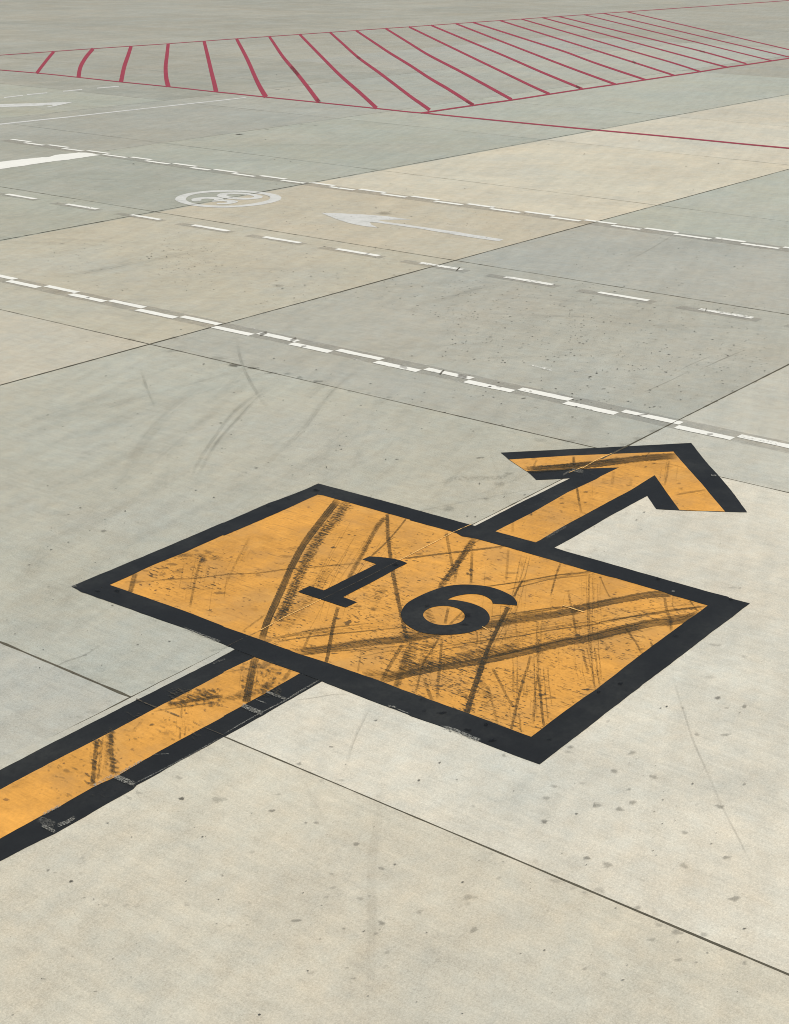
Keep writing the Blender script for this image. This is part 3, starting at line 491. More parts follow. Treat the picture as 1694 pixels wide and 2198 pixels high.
marks(stem, [(T2(290, 1225, 250, 1400, 220, 1560) + S2(205, 380), 76, .74, .25, 0, .25), (S1(545, 715, 520, 900, 500, 1135), 44, .68, .35, .2, .35), (S1(592, 690, 572, 880, 550, 1085), 28, .6, .3, .8, .5), (S1(668, 645, 668, 820, 690, 1030), 50, .66, .45, .3, .45), (S1(630, 720, 625, 860, 620, 1000), 46, .5, .8, .5, .7),
    (S1(1292, 590, 1290, 715), 28, .6, .4, .6, .5), (S1(1345, 590, 1332, 690), 18, .55, .4, .7, .5), (S1(1310, 395, 1300, 520), 22, .45, .4, .6, .5), (S1(1340, 400, 1335, 470), 14, .4, .4, .7, .5),
    (S1(1180, 395, 1400, 362, 1683, 318), 34, .72, .35, 0, .5), (S1(1290, 350, 1450, 320, 1640, 290), 76, .62, 1, 0, .7), (S1(1040, 462, 1300, 420, 1683, 370), 14, .55, .3, .3, .5), (S2(530, 190, 570, 140, 610, 70), 46, .45, .5, 0, .5), (S2(310, 300, 400, 240, 480, 190), 84, .55, .9, 0, .6), (S2(-20, 360, 150, 320, 300, 300), 70, .4, .9, 0, .7), (S1(960, 530, 900, 600, 850, 650), 30, .35, .7, .7, .6), (S2(0, 105, 110, 92, 240, 66), 18, .4, .4, .4, .6)])
o = blobs('paint_stains', R_(S2, (340, 55, 60, 22, .45), (390, 30, 40, 24, .5), (200, 290, 50, 24, .5), (410, 215, 44, 20, .5)) + R_(S1, (1037, 585, 22, 9, .75), (1165, 660, 26, 22, .35), (265, 1000, 24, 16, .55), (835, 720, 12, 7, .6), (1333, 455, 10, 7, .7), (1160, 540, 12, 5, .6), (1195, 540, 8, 8, .5), (1150, 710, 24, 12, .2), (190, 1250, 20, 8, .3), (420, 955, 12, 6, .35)), .0125, STAIN, stem); o['kind'] = 'stuff'
line('joint_crack', S1(895, 352, 1000, 400, 1080, 432), 9 * K, .0128, CRACK_D, stem, jag=.3); line('joint_crack', S1(1080, 432, 1200, 475, 1310, 520), 7 * K, .0128, CRACK_D, stem, jag=.3); line('joint_crack', S1(1410, 560, 1500, 605, 1683, 680), 4 * K, .0128, CRACK_D, stem)
flecks(stem, [(S1, 1200, 260, 1683, 420, 200, .8), (S2, 150, 20, 520, 330, 240, .8), (S1(545, 715, 500, 1135), 40, 90, .7), (S1(668, 645, 690, 1030), 50, 130, .7), (S1, 800, 480, 1500, 720, 70, .5), (S1, 100, 850, 900, 1250, 70, .4)])
scratches(stem, [(S1(600, 690, 570, 1080), 70, 14, .5, .8), (S1(1310, 400, 1310, 700), 40, 10, .5, .8), (S1(1050, 440, 1683, 340), 24, 10, .5, .3), (S2(250, 0, 200, 380), 50, 8, .45, .5), (S2(-100, 370, 300, 290), 30, 8, .4, .4)])
for pts, w, d in [(S1(690, 1045, 780, 1085, 890, 1130), 46, 1), (S2(160, 405, 260, 450, 360, 485), 40, 1), (S2(380, 285, 470, 320, 570, 358), 22, .8), (S2(290, 360, 390, 395), 8, .9), (S1(500, 1145, 600, 1090, 690, 1040), 26, 1), (S1(730, 1035, 850, 965, 960, 905), 20, 1), (S1(47, 1400, 130, 1360, 215, 1312), 24, 1), (S1(40, 1495, 110, 1530, 165, 1560), 30, 1), (S1(180, 1500, 280, 1465, 340, 1420), 34, .9),
                  (S1(880, 1120, 1100, 1010, 1400, 850, 1683, 690), 9, .7), (S2(0, 672, 300, 500, 570, 360, 870, 180), 9, .9), (S2(590, 345, 740, 255, 870, 180), 10, 1), (T1(1580, 1300, 1640, 1275, 1700, 1255), 14, .35), (S1(1040, 855, 1120, 853, 1210, 850), 6, .6), (S1(0, 1440, 100, 1470, 160, 1500), 60, .35)]: scrape(stem, pts, w, d)
for pts, w, d in [(S3(280, 600, 420, 640, 560, 700, 640, 730), 26, 1), (T1(1320, 970, 1500, 1040, 1660, 1100), 18, .7), (S2(1480, 415, 1560, 430), 16, 1), (S2(1560, 440, 1683, 490), 8, .8), (T1(310, 590, 360, 600), 16, .8), (M2(560, 1292, 700, 1240), 7, .5), (T4(930, 640, 965, 642), 12, .8)]: scrape(panel, pts, w, d)

# ------------------------------------------------------------------ white road lines
def rect(name, x0, x1, y0, y1, z, mat, parent, wear=.24, amp=.004): return sheet(name, [[(x0 * H, y0 * H), (x1 * H, y0 * H), (x1 * H, y1 * H), (x0 * H, y1 * H)]], z, mat, parent, amp, wear, .06)
near = thing('staggered_line', 'white staggered double row of dashes passing close to the yellow arrow', 'road marking', (2.86 * H, 2.3 * H))
rect('scrubbed_strip', 2.834, 2.902, .6, 4.2, .0035, CONC_GREY, near, 0, .006)
ye = [3.752, 3.614, 3.476, 3.340, 3.196, 3.057, 2.907, 2.766, 2.625, 2.491, 2.3585, 2.2165, 2.084, 1.948, 1.8145, 1.676, 1.543, 1.398, 1.265, 1.13, .99, .85]
for i in range(len(ye) - 1):
    k = .014 * max(0, 1 if ye[i] > 3.3 else 0) + (.006 if 3 < ye[i] < 3.3 else 0)
    a0, a1 = (2.8625, 2.8865) if i % 2 == 0 else (2.8345, 2.8595)
    rect('dash', a0 + k, a1 + k, ye[i + 1] + .001, ye[i] - .001, .005, WHITE, near, {5: .33, 8: .36, 10: .33, 12: .35, 17: .36, 18: .41, 19: .5}.get(i, .29))
for x, w in ((2.8335, .0022), (2.9015, .0015)): rect('paint_trace', x - w, x + w, 1.5, 3.3, .0052, WHITE, near, .60, 0)
for pts, w, d in [(N2(325, 1345, 395, 1322), 30, .7), (N2(600, 1400, 660, 1375), 30, .6), (M3(270, 190, 290, 165, 310, 148), 18, .7), (M3(430, 196, 520, 214), 34, .7), (M4(620, 560, 680, 552, 730, 545), 9, .9), (M4(1250, 728, 1310, 728), 16, .6), (N2(1590, 1625, 1640, 1640, 1650, 1660), 30, .4), (N2(700, 1450, 750, 1445), 14, .6), (M3(1080, 335, 1100, 350), 20, .3), (M3(780, 295, 830, 300), 18, .35)]:
    strip('tyre_mark', pts, w * K, d, .3, 0, .3, .0065, near, fade=.03)
far = thing('staggered_line', 'white staggered double row of dashes on the road side beyond the circled 30', 'road marking', (4.84 * H, 3.6 * H))
yf = [6.1, 5.955, 5.814, 5.667, 5.525, 5.375, 5.22, 5.087, 4.935, 4.792, 4.677, 4.537, 4.408, 4.262, 4.132, 3.999, 3.87, 3.735, 3.606, 3.473, 3.338, 3.212, 3.076, 2.943, 2.815, 2.684, 2.565, 2.432, 2.292, 2.178, 2.04, 1.9, 1.76]
for i in range(len(yf) - 1):
    ym = (yf[i] + yf[i + 1]) / 2; k = max(0, ym - 4.6) * .042 - max(0, 3.2 - ym) * .006
    a0, a1 = (4.847, 4.871) if i % 2 == 0 else (4.814, 4.838)
    rect('dash', a0 + k, a1 + k, yf[i + 1] + .001, yf[i] - .001, .005, WHITE, far, {16: .36, 12: .30, 25: .42, 26: .34}.get(i, .31))
sheet('scrubbed_strip', [[(4.862 * H, 1.6 * H), (4.862 * H, 4.4 * H), (4.90 * H, 6.1 * H), (4.845 * H, 6.1 * H), (4.788 * H, 4.6 * H), (4.782 * H, 1.6 * H)]], .0035, CONC_GREY, far, .006, 0, .2)
mid_ = thing('centre_dash_line', 'single row of widely spaced white dashes with grey scrubbed patches around them', 'road marking', (3.86 * H, 3.1 * H))
for i, (y1, y0) in enumerate([(4.84, 4.67), (4.492, 4.322), (4.142, 3.991), (3.828, 3.656), (3.491, 3.328), (3.17, 2.993), (2.827, 2.664), (2.505, 2.335), (2.177, 2.013), (1.851, 1.69), (1.525, 1.36)]):
    rect('scrubbed_patch', 3.826, 3.868, y0 - .025, y1 + .06, .0035, CONC_GREY, mid_, 0, .006)
    rect('dash', 3.848, 3.8715, y0, y1, .005, WHITE, mid_, {1: .38, 6: .44, 7: .43, 9: .46}.get(i, .26), .005)
for pts, w, d in [(N3(420, 765, 440, 745, 455, 735), 12, .9), (N4(1240, 1130, 1250, 1105), 10, .9), (N2(1280, 620, 1320, 605), 14, .4)]: strip('tyre_mark', pts, w * K, d, .1, 0, .3, .0065, mid_, fade=.02)
trace = sheet('paint_trace', [G(M3(1040, 95, 1100, 98, 1180, 118, 1275, 130, 1280, 155, 1180, 132, 1100, 106))], .004, WHITE, None, .004, .52); prop(trace, label='thin worn white fleck of old paint beyond the staggered line', category='paint trace')

ring = thing('speed_roundel', 'white circled number 30 painted across the edge of grey and tan concrete', 'road marking', centre(RO(840, 205)))
ro = RO(100, 215, 130, 178, 220, 145, 350, 118, 520, 98, 700, 88, 900, 86, 1100, 92, 1300, 112, 1450, 134, 1550, 162, 1582, 190, 1560, 225, 1450, 260, 1300, 290, 1100, 312, 900, 326, 750, 330, 600, 325, 450, 314, 330, 298, 210, 270, 130, 240)
ri = RO(250, 212, 270, 183, 330, 155, 420, 136, 560, 120, 700, 112, 900, 110, 1100, 118, 1250, 134, 1380, 158, 1428, 190, 1400, 222, 1300, 250, 1150, 277, 1000, 295, 850, 302, 700, 301, 550, 293, 420, 280, 330, 260, 270, 236)
sheet('ring', [G(smooth_closed(ro, 3)), G(smooth_closed(ri, 3))], .004, FADED, ring, .004, .22)
d0 = RO(680, 160, 720, 137, 800, 125, 950, 119, 1100, 127, 1230, 145, 1320, 170, 1310, 193, 1250, 206, 1130, 217, 1000, 218, 880, 210, 770, 195, 700, 178); d0i = RO(810, 156, 860, 145, 1000, 142, 1080, 150, 1180, 165, 1203, 178, 1150, 192, 1050, 192, 950, 187, 860, 175)
sheet('digit', [G(smooth_closed(d0, 3)), G(smooth_closed(d0i, 3))], .004, FADED, ring, .004, .22)['label'] = 'white digit 0'
d3 = RO(328, 222, 345, 205, 430, 190, 560, 182, 680, 185, 755, 198, 778, 213, 775, 221, 880, 222, 970, 236, 978, 252, 900, 272, 800, 283, 680, 282, 692, 268, 760, 267, 830, 258, 822, 246, 740, 239, 640, 247, 600, 240, 640, 228, 645, 214, 560, 206, 490, 209, 460, 221, 470, 234, 400, 243, 345, 240)
sheet('digit', [G(smooth_closed(d3, 3, 50))], .004, FADED, ring, .004, .22)['label'] = 'white digit 3'
wa = WA(40, 69, 200, 72, 400, 82, 600, 97, 720, 114, 830, 128, 700, 127, 600, 128, 520, 130, 600, 146, 850, 182, 1100, 217, 1350, 257, 1605, 298, 1570, 313, 1400, 290, 1100, 242, 900, 207, 700, 178, 520, 152, 455, 150, 470, 170, 525, 197, 400, 182, 280, 157, 150, 115)
prop(sheet('lane_arrow', [G(wa)], .004, FADED, None, .006, .33), label='long faded white arrow pointing at the circled 30', category='road marking')
prop(sheet('white_bar', [G(VB(-560, 330, 35, 266, 110, 264, 190, 240, 330, 226, 470, 210, 560, 212, 740, 240, 400, 290, 35, 335, -560, 425))], .0042, WHITE, None, .012, .27), label='thick white bar tapering into the staggered line by the grey slabs', category='road marking')
prop(sheet('cut_off_arrow', [G(UA(-760, 366, 52, 348, 250, 337, 600, 329, 500, 354, 380, 380, 285, 400, 120, 425, 150, 410, 240, 395, 225, 379, 150, 384, 52, 394, -760, 425))], .004, FADED, None, .008, .26), label='white arrowhead marking below the thin short dashes', category='road marking')
td = thing('thin_dash_line', 'row of thin short white dashes under the red hatched area', 'road marking', centre(UA(600, 110)))
for pts in (UA(-640, 248, -300, 208), UA(-230, 196, 140, 162), UA(425, 134, 770, 102), UA(1040, 78, 1430, 45)): line('dash', pts, 1.7, .004, FADED, td, wear=.25, n=4)
prop(line('thin_line', UA(-760, 735, 52, 648, 640, 587, 1000, 545, 1683, 470) + F2(0, 567, 205, 543), 2.3, .004, FADED, None, w1=1.5, wear=.22), label='thin white line running up to the red outline', category='road marking')

# ------------------------------------------------------------------ red hatched area
hatch = thing('hatched_area', 'red outlined area filled with slanting red stripes', 'ground marking', centre(F2(1000, 300)))
line('outline', F1(-400, 290, 47, 328, 400, 365, 740, 402, 1170, 445, 1600, 492) + F2(0, 500, 400, 542, 840, 587, 1400, 645) + F3(0, 675, 150, 687), 1.5, .0055, RED, hatch, w1=2.3, n=10)
line('outline', F3(150, 687, 600, 733, 1150, 787, 1683, 838) + F4(800, 888, 1610, 967, 2020, 1005), 2.4, .0055, RED, hatch, w1=2.9, n=10)
line('outline', F3(100, 685, 590, 613, 935, 565, 1270, 513, 1570, 467) + F4(430, 425, 700, 384, 960, 345, 1200, 310, 1440, 270, 1610, 247, 2020, 186), 2.9, .006, RED, hatch, w1=2.2, n=6)
FARE = lambda x: 112 - .0693 * (x - 91)
line('outline', F1(-400, 166, 47, 135, 500, 103, 850, 80, 1180, 58, 1330, 47) + [(x, FARE(x)) for x in (500, 650, 800, 1000, 1200, 1500, 1800)], 1.15, .0055, RED, hatch, w1=1.1, n=6)
stripes = [(F1(150, 130, 105, 182, 47, 255, -5, 325), 6, 6.5), (F1(505, 103, 440, 180, 390, 270, 372, 365), 7, 9), (F1(848, 80, 822, 160, 785, 270, 757, 402), 7.2, 9.3), (F1(1183, 58, 1172, 160, 1160, 270, 1166, 370, 1184, 447), 7, 10),
    (F1(1510, 47, 1540, 170, 1575, 320, 1600, 420, 1616, 492), 6.5, 10), (F2(135, 47, 215, 200, 290, 370, 335, 460, 383, 540), 6, 10), (F2(450, 47, 540, 180, 650, 310, 760, 450, 860, 585), 5.2, 8.6), (F2(760, 47, 900, 190, 1060, 350, 1220, 490, 1383, 640), 5, 7.5),
    (F2(1065, 47, 1220, 185, 1420, 330, 1683, 530) + F3(100, 600, 180, 657), 4.5, 7.2), (F2(1360, 47, 1500, 140, 1683, 252) + F3(180, 370, 350, 470, 575, 613), 4.2, 6.6), (F2(1670, 47) + F3(170, 160, 450, 305, 680, 430, 920, 563), 4, 6), (F3(285, 47, 560, 180, 830, 310, 1100, 440, 1262, 512), 3.6, 5), (F3(565, 47, 860, 170, 1180, 310, 1560, 467), 3.4, 4.7),
    (F3(855, 47, 1120, 150, 1420, 265, 1683, 362) + F4(428, 425), 3.2, 4.4), (F3(1140, 47, 1400, 130, 1683, 235) + F4(698, 384), 3, 4), (F4(20, 47, 350, 150, 650, 245, 960, 345), 2.8, 3.5), (F4(310, 47, 700, 160, 960, 235, 1200, 312), 2.5, 3.2), (F4(600, 47, 1000, 155, 1440, 272), 2.3, 3), (F4(880, 47, 1200, 125, 1610, 238), 2.2, 2.8), (F4(1170, 47, 1610, 155, 1842, 212), 2, 2.2), (F4(1440, 47, 1610, 87, 2023, 184), 1.9, 2.1), (F4(1720, 47, 1990, 110, 2190, 158), 1.8, 2)]
for i, (pts, w0, w1) in enumerate(stripes):
    (xa, ya), (xb, yb) = pts[0], pts[1]
    if i > 3:                                   # carry the stripe on to the far outline
        s = (yb - ya) / (xb - xa); x = (FARE(xa) - ya + s * xa + .0693 * (0)) ; x = (112 + .0693 * 91 - ya + s * xa) / (s + .0693); pts = [(x, FARE(x))] + pts; w0 *= .93
    line('stripe', pts, w0, .005 + i * .00002, RED, hatch, w1=w1, n=7)
for pts, w, d in [(F2(600, 260, 640, 300, 680, 345), 9, .5), (F2(840, 560, 880, 590), 9, .4), (F3(500, 575, 580, 615), 6, .4), (F3(1500, 440, 1540, 460), 6, .7), (F4(580, 215, 610, 235), 6, .5), (F4(1180, 120, 1240, 138), 5, .4), (F2(1200, 178, 1240, 195), 7, .4)]: strip('dirt_mark', pts, w, d * .7, 0, 0, .5, .0065, hatch)

# ------------------------------------------------------------------ marks left on the bare concrete
CT = [('pair of faint curved tyre tracks sweeping across the slab beside the 16 panel', [M2(520, 200, 300, 360, 120, 500, 0, 640) + M1(1550, 830, 1440, 1010, 1360, 1200), M2(470, 270, 280, 420, 150, 560, 30, 690) + M1(1600, 830, 1490, 1030, 1420, 1190)], 50, .20),
    ('broad faint curved tyre track running down to the border of the 16 panel', [M1(1480, 320, 1200, 530, 1000, 740, 850, 980, 740, 1180)], 130, .14),
    ('short faint straight scuff crossing the curved tracks on the grey slab', [M1(925, 100, 970, 250, 1010, 360, 1075, 510)], 36, .20),
    ('grey kinked smear crossing the joint below the nearest staggered dashes', [N2(120, 1360, 135, 1480, 160, 1580) + M2(220, 210, 320, 380, 430, 520)], 48, .20),
    ('long thin rubber line curving over the pale slab beside the 16 panel', [T4(925, 1300, 975, 1500, 1030, 1683) + S4(1040, 440, 1130, 720, 1250, 990, 1400, 1330, 1560, 1640) + P4(1610, 400, 1750, 640)], 30, .215),
    ('soft straight tyre print across the slab in front of the 16 panel', [S2(1345, 370, 1270, 520, 1170, 740, 1080, 1050)], 42, .14),
    ('wide pale tyre print running down the slab nearest the viewer', [S2(1460, 900, 1420, 1200, 1380, 1500) + P2(1335, 500, 1340, 1000, 1325, 1560, 1320, 1850)], 130, .085),
    ('faint diagonal tyre trail from the staggered line towards the 16 panel', [M2(1330, 80, 1150, 190, 950, 370, 700, 700, 480, 900, 250, 1180)], 70, .13),
    ('dotted dirt trail leading up to the tip of the yellow arrow', [M3(120, 1225, 420, 1130, 780, 1180 - 60, 1000, 1070)], 60, .26),
    ('thin scratch joining the stripe and the border of the 16 panel', [S2(575, 362, 820, 330, 1000, 300, 1140, 302)], 12, .35),
    ('faint dark band along the tan road lane', [N1(100, 830, 450, 780, 900, 690, 1350, 600, 1683, 540)], 60, .14),
    ('faint dark band across the grey road slab', [N3(0, 1090, 300, 1020, 600, 930, 950, 860)], 64, .14),
    ('trio of thin scratches on the grey road slab near the frame edge', [N4(970, 1683, 1130, 1600, 1310, 1528), N4(1130, 1683, 1400, 1560, 1620, 1470), M4(660, 355, 900, 250, 1130, 140)], 11, .32),
    ('thin straight tyre line under the far staggered dashes', [N4(510, 690, 700, 590, 870, 490, 960, 430)], 16, .2),
    ('dark smudge line beside the joint near the stripe', [T1(60, 1370, 250, 1270, 430, 1205, 620, 1085)], 22, .22)]
for lab, paths, w, d in CT:
    t = thing('tyre_track', lab, 'tyre mark', centre(paths[0]), 'tyre marks on the bare concrete')
    for q in paths: strip('rubber_streak', q, w * K, d, .35, .15 if 'dotted' not in lab else .8, .8, .003, t, RUBBER if d > .22 else FILM, fade=.3)

def streaks(zones):
    V, F, UV, AT = [], [], [], {'d': [], 'rag': [], 'dot': [], 'soft': []}
    for t, x0, y0, x1, y1, k, deg, d, w0, w1 in zones:
        for _ in range(k):
            gx, gy = ground(*t(random.uniform(x0, x1), random.uniform(y0, y1))[0]); an = math.radians(deg + random.gauss(0, 11)); L = random.uniform(.5, 2.2); cv = random.gauss(0, .06); w = random.uniform(w0, w1) / 2; nn = 12; o0 = len(V); dd = d * random.uniform(.16, .52)
            for sgn in (1, -1):
                for i_ in range(nn):
                    q = i_ / (nn - 1) * 2 - 1; px, py = q * L, cv * q * q * L + sgn * w; V.append((gx + px * math.cos(an) - py * math.sin(an), gy + px * math.sin(an) + py * math.cos(an), .0024 + o0 * 2e-7)); UV.append((sgn, (q + 1) * L + o0)); AT['d'].append(dd * (1 - q * q))
            F += [(o0 + nn + i_, o0 + nn + i_ + 1, o0 + i_ + 1, o0 + i_) for i_ in range(nn - 1)]; AT['rag'] += [.15] * 2 * nn; AT['dot'] += [0.0] * 2 * nn; AT['soft'] += [.9] * 2 * nn
    o = link('rubber_streaks', V, F, FILM, None, AT, UV); prop(o, kind='stuff', label='faint overlapping rubber streaks smeared over the concrete')
streaks([(M1, -300, 100, 1683, 1600, 21, 19, 0.142, .06, .3), (M2, 0, 100, 1683, 1100, 21, 19, 0.133, .05, .28), (M3, 0, 300, 1000, 1300, 7, 22, 0.133, .04, .18), (M3, 0, 900, 1000, 1500, 3, -20, 0.228, .02, .06), (T1, -300, 100, 900, 1000, 7, 20, 0.133, .05, .25), (N1, 0, 400, 1683, 1300, 7, -65, 0.133, .08, .35), (N2, 0, 500, 1683, 1300, 7, -60, 0.114, .08, .35), (N3, 0, 850, 1683, 1600, 12, -58, 0.133, .08, .4), (N4, 0, 400, 1683, 1600, 9, -58, 0.114, .08, .4), (F2, 0, 500, 1683, 1200, 12, -50, 0.133, .1, .6), (F3, 0, 600, 1683, 1400, 10, -50, 0.114, .1, .6), (F1, -300, 500, 1683, 1300, 10, -50, 0.133, .1, .6), (F3, 0, 50, 1683, 500, 9, -48, 0.114, .2, .9), (S2, 600, 300, 1683, 1200, 4, 60, 0.095, .03, .12), (P2, 600, 0, 1683, 1500, 3, 62, 0.095, .04, .14), (S4, 0, 0, 1683, 1600, 4, 75, 0.095, .02, .08)])
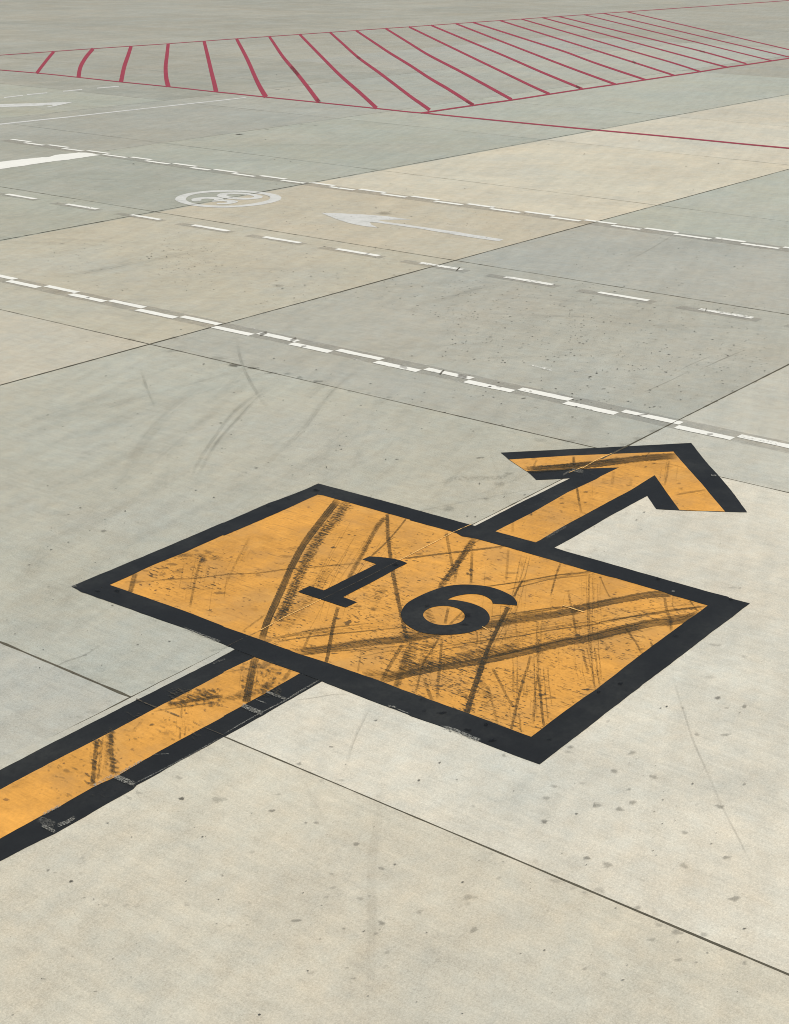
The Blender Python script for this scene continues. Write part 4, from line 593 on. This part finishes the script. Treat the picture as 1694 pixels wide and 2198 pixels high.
spots = R_(S3, (270, 922, 14, 8, .8), (82, 1080, 14, 8, .8), (425, 1073, 14, 5, .6), (850, 857, 18, 12, .35), (1312, 1135, 30, 14, .35), (1232, 1240, 34, 18, .4), (1218, 1452, 30, 16, .4), (940, 1178, 6, 5, .6), (240, 1052, 14, 8, .2), (575, 1312, 16, 12, .25), (1670, 1302, 18, 18, .3), (1455, 780, 28, 12, .25), (1430, 825, 30, 10, .25), (250, 900, 5, 4, .7)) \
  + R_(S4, (835, 428, 12, 7, .8), (890, 413, 11, 7, .8), (578, 828, 33, 18, .45), (422, 998, 34, 15, .5), (775, 1048, 34, 14, .4), (620, 888, 14, 6, .35), (548, 1162, 24, 11, .4), (258, 1305, 38, 20, .45), (463, 1340, 38, 16, .5), (585, 1282, 34, 14, .45), (1355, 337, 26, 12, .5), (1435, 427, 22, 8, .35), (1597, 410, 24, 14, .6), (1160, 664, 24, 11, .4), (1428, 668, 30, 12, .45), (1375, 1318, 32, 16, .55), (1125, 1110, 9, 8, .7), (1055, 1552, 24, 14, .4), (1550, 470, 12, 8, .4), (360, 547, 18, 10, .3), (20, 780, 28, 10, .3), (1595, 1115, 16, 10, .5), (1165, 1297, 18, 8, .25), (125, 1105, 28, 12, .2), (648, 1532, 14, 5, .4), (1340, 1558, 8, 5, .6), (1293, 1655, 10, 6, .6), (862, 1184, 6, 4, .6)) \
  + R_(P4, (165, 438, 28, 16, .35), (355, 500, 46, 22, .42), (1045, 505, 34, 20, .35), (1430, 432, 36, 14, .5), (675, 640, 18, 8, .3), (1505, 805, 44, 20, .5), (300, 730, 44, 28, .22), (630, 885, 32, 14, .4), (790, 940, 46, 26, .2), (825, 1045, 28, 16, .35), (985, 1105, 42, 20, .42), (760, 1172, 36, 14, .35), (992, 1197, 14, 10, .35), (1235, 1125, 38, 18, .35), (1595, 1075, 18, 8, .9), (995, 1360, 32, 16, .4), (1158, 1380, 13, 8, .4), (1595, 1385, 18, 14, .4), (430, 890, 10, 6, .8), (768, 370, 8, 4, .8), (1385, 1260, 22, 14, .2), (165, 498, 7, 4, .7), (145, 750, 18, 10, .3), (905, 1390, 16, 10, .2), (155, 1445, 28, 14, .15), (325, 1490, 20, 12, .2), (495, 1540, 16, 4, .9)) \
  + R_(P3, (535, 790, 46, 22, .35), (1215, 108, 32, 12, .38), (1600, 437, 28, 18, .38), (1595, 500, 7, 4, .7), (477, 655, 14, 7, .8), (88, 925, 26, 16, .3), (583, 1085, 32, 22, .4), (148, 1110, 12, 7, .9), (1000, 1303, 16, 8, .9), (1218, 1270, 18, 9, .8), (810, 615, 24, 10, .25), (1320, 645, 46, 18, .2), (840, 470, 16, 5, .6), (527, 850, 20, 12, .2), (1475, 710, 30, 14, .15), (740, 390, 20, 10, .2), (1140, 460, 26, 16, .15), (255, 1368, 34, 14, .15), (1590, 1440, 24, 14, .2), (620, 1480, 8, 6, .4), (1130, 1460, 5, 4, .6)) \
  + R_(P2, (1200, 312, 26, 14, .38), (1430, 530, 32, 12, .5), (1550, 495, 16, 8, .65), (655, 1003, 52, 9, .5), (1432, 1023, 36, 18, .5), (980, 583, 24, 9, .3), (985, 705, 30, 9, .25), (928, 790, 22, 10, .3), (1235, 803, 34, 12, .3), (1320, 780, 16, 9, .3), (1085, 1075, 16, 7, .45), (873, 1170, 14, 10, .3), (1378, 1120, 26, 10, .3), (235, 843, 16, 12, .25), (740, 120, 16, 9, .3), (842, 120, 30, 10, .25), (440, 10, 26, 8, .4), (790, 1475, 30, 14, .25), (1170, 1527, 26, 9, .35), (1115, 1430, 16, 6, .5), (260, 385, 24, 12, .2), (1480, 1290, 22, 12, .3), (1465, 1415, 22, 12, .25), (50, 1050, 34, 10, .25), (220, 1042, 18, 4, .4), (455, 1130, 12, 6, .3), (570, 215, 6, 5, .6), (1410, 1085, 15, 7, .25)) \
  + R_(P1, (97, 547, 20, 11, .6), (168, 570, 18, 8, .35), (308, 647, 24, 12, .9), (428, 793, 13, 7, .55), (512, 810, 8, 6, .6), (558, 860, 8, 3, .8), (410, 437, 18, 9, .25), (632, 120, 14, 5, .5), (855, 247, 5, 4, .8), (683, 1350, 10, 9, .4), (320, 1328, 16, 9, .3), (1348, 855, 24, 22, .2), (620, 868, 28, 12, .2), (805, 862, 30, 12, .2), (890, 877, 28, 8, .25), (230, 1255, 26, 16, .15), (505, 1240, 20, 10, .2), (400, 1070, 22, 14, .12), (60, 1530, 20, 7, .4), (395, 580, 18, 9, .2), (1675, 597, 12, 9, .4), (930, 1315, 9, 6, .3)) \
  + R_(S1, (1303, 1246, 26, 16, .75), (1640, 1255, 50, 28, .35), (1275, 1055, 32, 14, .3), (918, 1193, 28, 15, .3), (640, 1468, 14, 5, .6), (1090, 1353, 5, 4, .7), (1145, 1275, 5, 4, .7), (340, 60, 60, 20, .14), (500, 462, 60, 18, .16), (395, 510, 50, 14, .14), (1035, 195, 40, 14, .14), (590, 180, 50, 20, .1), (1240, 95, 50, 14, .12)) \
  + R_(S2, (1378, 538, 14, 5, .75), (972, 778, 18, 6, .65), (685, 933, 16, 12, .55), (1105, 938, 7, 4, .6), (240, 852, 6, 5, .5), (500, 1208, 26, 10, .35), (438, 1355, 26, 12, .3), (1055, 1078, 30, 10, .25), (885, 1083, 26, 14, .2), (1190, 1195, 26, 16, .12), (1410, 1225, 40, 14, .15), (740, 1465, 16, 12, .25), (840, 1465, 30, 12, .25), (1200, 1655, 28, 12, .2)) \
  + R_(T1, (125, 257, 15, 5, .8), (682, 762, 14, 5, .65), (1197, 1087, 14, 5, .8), (600, 93, 26, 10, .35), (435, 1215, 16, 10, .3), (95, 230, 6, 4, .5), (1600, 1165, 40, 10, .2)) \
  + R_(M1, (620, 202, 10, 4, .7), (98, 550, 7, 4, .7), (1503, 95, 10, 3, .8), (1660, 628, 14, 5, .7), (390, 1395, 12, 5, .6), (600, 1605, 26, 10, .35), (1410, 1332, 14, 4, .5), (710, 1222, 9, 3, .5), (1135, 1098, 7, 3, .6), (210, 1450, 90, 22, .13), (970, 270, 25, 40, .12), (450, 900, 60, 16, .12), (600, 830, 60, 14, .1), (400, 940, 40, 12, .12)) \
  + R_(M2, (455, 42, 12, 4, .8), (550, 65, 7, 3, .7), (838, 147, 9, 4, .8), (1327, 272, 11, 4, .8), (95, 352, 9, 3, .8), (540, 421, 11, 4, .7), (1088, 560, 7, 3, .7), (1065, 865, 8, 4, .8), (1465, 958, 8, 5, .9), (1565, 957, 14, 5, .6), (300, 1033, 22, 7, .6), (625, 1098, 9, 4, .6), (1335, 1287, 10, 4, .5), (95, 105, 70, 14, .62), (270, 130, 50, 10, .62), (430, 175, 40, 8, .4), (580, 180, 25, 8, .4), (690, 215, 25, 10, .45), (850, 250, 50, 10, .5), (1500, 393, 24, 8, .22), (1035, 692, 9, 3, .5), (1240, 470, 11, 4, .5), (1310, 360, 22, 8, .2), (1140, 340, 20, 8, .2)) \
  + R_(M3, (130, 353, 13, 4, .8), (1030, 403, 18, 6, .7), (720, 298, 16, 6, .9), (1187, 245, 8, 4, .7), (573, 700, 8, 4, .7), (228, 927, 9, 3, .7), (635, 940, 30, 7, .6), (1040, 1275, 18, 4, .7), (853, 1295, 10, 4, .7), (925, 845, 6, 4, .6), (630, 1178, 6, 14, .6), (590, 1475, 12, 6, .7), (757, 1418, 9, 4, .6), (355, 1400, 36, 30, .3), (1470, 572, 12, 4, .7), (1057, 518, 6, 4, .6), (1297, 594, 10, 3, .6), (1625, 208, 18, 6, .7), (1450, 790, 50, 14, .22), (1180, 780, 60, 16, .2), (800, 1175, 40, 16, .3), (900, 1080, 40, 8, .3), (520, 1470, 12, 5, .6), (690, 1312, 24, 5, .5)) \
  + R_(M4, (200, 207, 18, 6, .8), (205, 232, 7, 4, .8), (362, 350, 10, 4, .7), (1000, 290, 10, 4, .8), (775, 478, 14, 7, .6), (568, 437, 6, 4, .7), (1485, 338, 10, 6, .6), (362, 723, 8, 4, .8), (1298, 386, 5, 4, .7), (640, 770, 50, 20, .25), (500, 820, 40, 10, .22), (775, 700, 50, 12, .2), (688, 1433, 14, 5, .8), (617, 1504, 9, 5, .6), (660, 1590, 9, 4, .5), (236, 1566, 9, 4, .7), (1150, 745, 30, 10, .15), (1480, 870, 14, 5, .2), (350, 830, 8, 3, .7)) \
  + R_(T4, (1325, 1120, 44, 12, .3), (1480, 600, 30, 8, .35), (1550, 605, 14, 5, .4), (1280, 1410, 50, 14, .15), (1590, 1225, 18, 14, .25), (1355, 1597, 24, 12, .45), (890, 1675, 12, 6, .7), (515, 300, 5, 4, .5), (325, 275, 5, 4, .5), (1375, 200, 8, 4, .4)) \
  + R_(N1, (460, 1010, 16, 5, .9), (843, 1385, 40, 10, .25), (1240, 1370, 40, 10, .25), (1300, 1295, 8, 4, .7), (1505, 1608, 9, 3, .8), (770, 942, 10, 4, .6), (1350, 945, 6, 4, .7), (225, 518, 20, 4, .3), (1225, 1490, 80, 10, .25), (1620, 1555, 90, 12, .25), (155, 603, 7, 5, .6), (450, 1405, 10, 4, .4)) \
  + R_(F2, (140, 878, 34, 5, .9), (395, 834, 16, 3, .5), (480, 340, 5, 4, .7), (590, 475, 8, 3, .6), (490, 472, 24, 3, .4), (700, 792, 16, 3, .4), (830, 798, 20, 3, .4)) + R_(F4, (640, 938, 8, 4, .6), (145, 1056, 12, 4, .6), (1065, 1166, 9, 4, .7), (1357, 1141, 10, 4, .7), (635, 1399, 9, 4, .6), (1130, 1381, 6, 4, .6), (1100, 1381, 5, 3, .5)) + R_(F1, (870, 1145, 14, 4, .7)) + R_(N2, (1450, 245, 70, 12, .4), (500, 900, 50, 10, .3), (360, 1146, 14, 4, .7))
ex = []
def scatter(t, x0, y0, x1, y1, k, r0=.008, r1=.019):
    for _ in range(int(k * 1.6)):
        x, y = random.uniform(x0, x1), random.uniform(y0, y1); r = r0 + (r1 - r0) * random.random() ** 2.2
        ex.append((*ground(*t(x, y)[0]), r, random.uniform(.35, .9)))
scatter(N1, 50, 400, 1683, 950, 110); scatter(N1, 1000, 560, 1683, 800, 90); scatter(N2, 0, 520, 1683, 1100, 130); scatter(N2, 500, 100, 1683, 400, 70); scatter(N3, 0, 200, 1300, 500, 60); scatter(N3, 300, 850, 1683, 1600, 220); scatter(N3, 0, 850, 700, 1200, 50)
scatter(N4, 0, 420, 1800, 1000, 90); scatter(N4, 0, 1050, 1800, 1683, 170); scatter(M3, 0, 0, 1683, 700, 40); scatter(M4, 0, 0, 1800, 500, 60); scatter(N1, 0, 0, 1300, 200, 30); scatter(M1, 0, 0, 1683, 1683, 30, .006, .014); scatter(M2, 0, 0, 1683, 1100, 30, .006, .014)
scatter(P1, -350, 0, 1683, 1900, 9, .003, .009); scatter(P2, 0, 0, 1683, 1900, 9, .003, .009); scatter(P3, 0, 0, 1683, 1900, 9, .003, .009); scatter(P4, 0, 0, 2000, 1900, 9, .003, .009); scatter(S4, 0, 300, 2000, 1683, 9, .003, .009); scatter(F3, -1500, 900, 2000, 1600, 40, .01, .03); scatter(T1, -350, 0, 1000, 1400, 30, .004, .010)
o = blobs('oil_spots', spots, .0068, STAIN, None, ex); prop(o, kind='stuff', label='dark oil spots and specks scattered over the concrete')
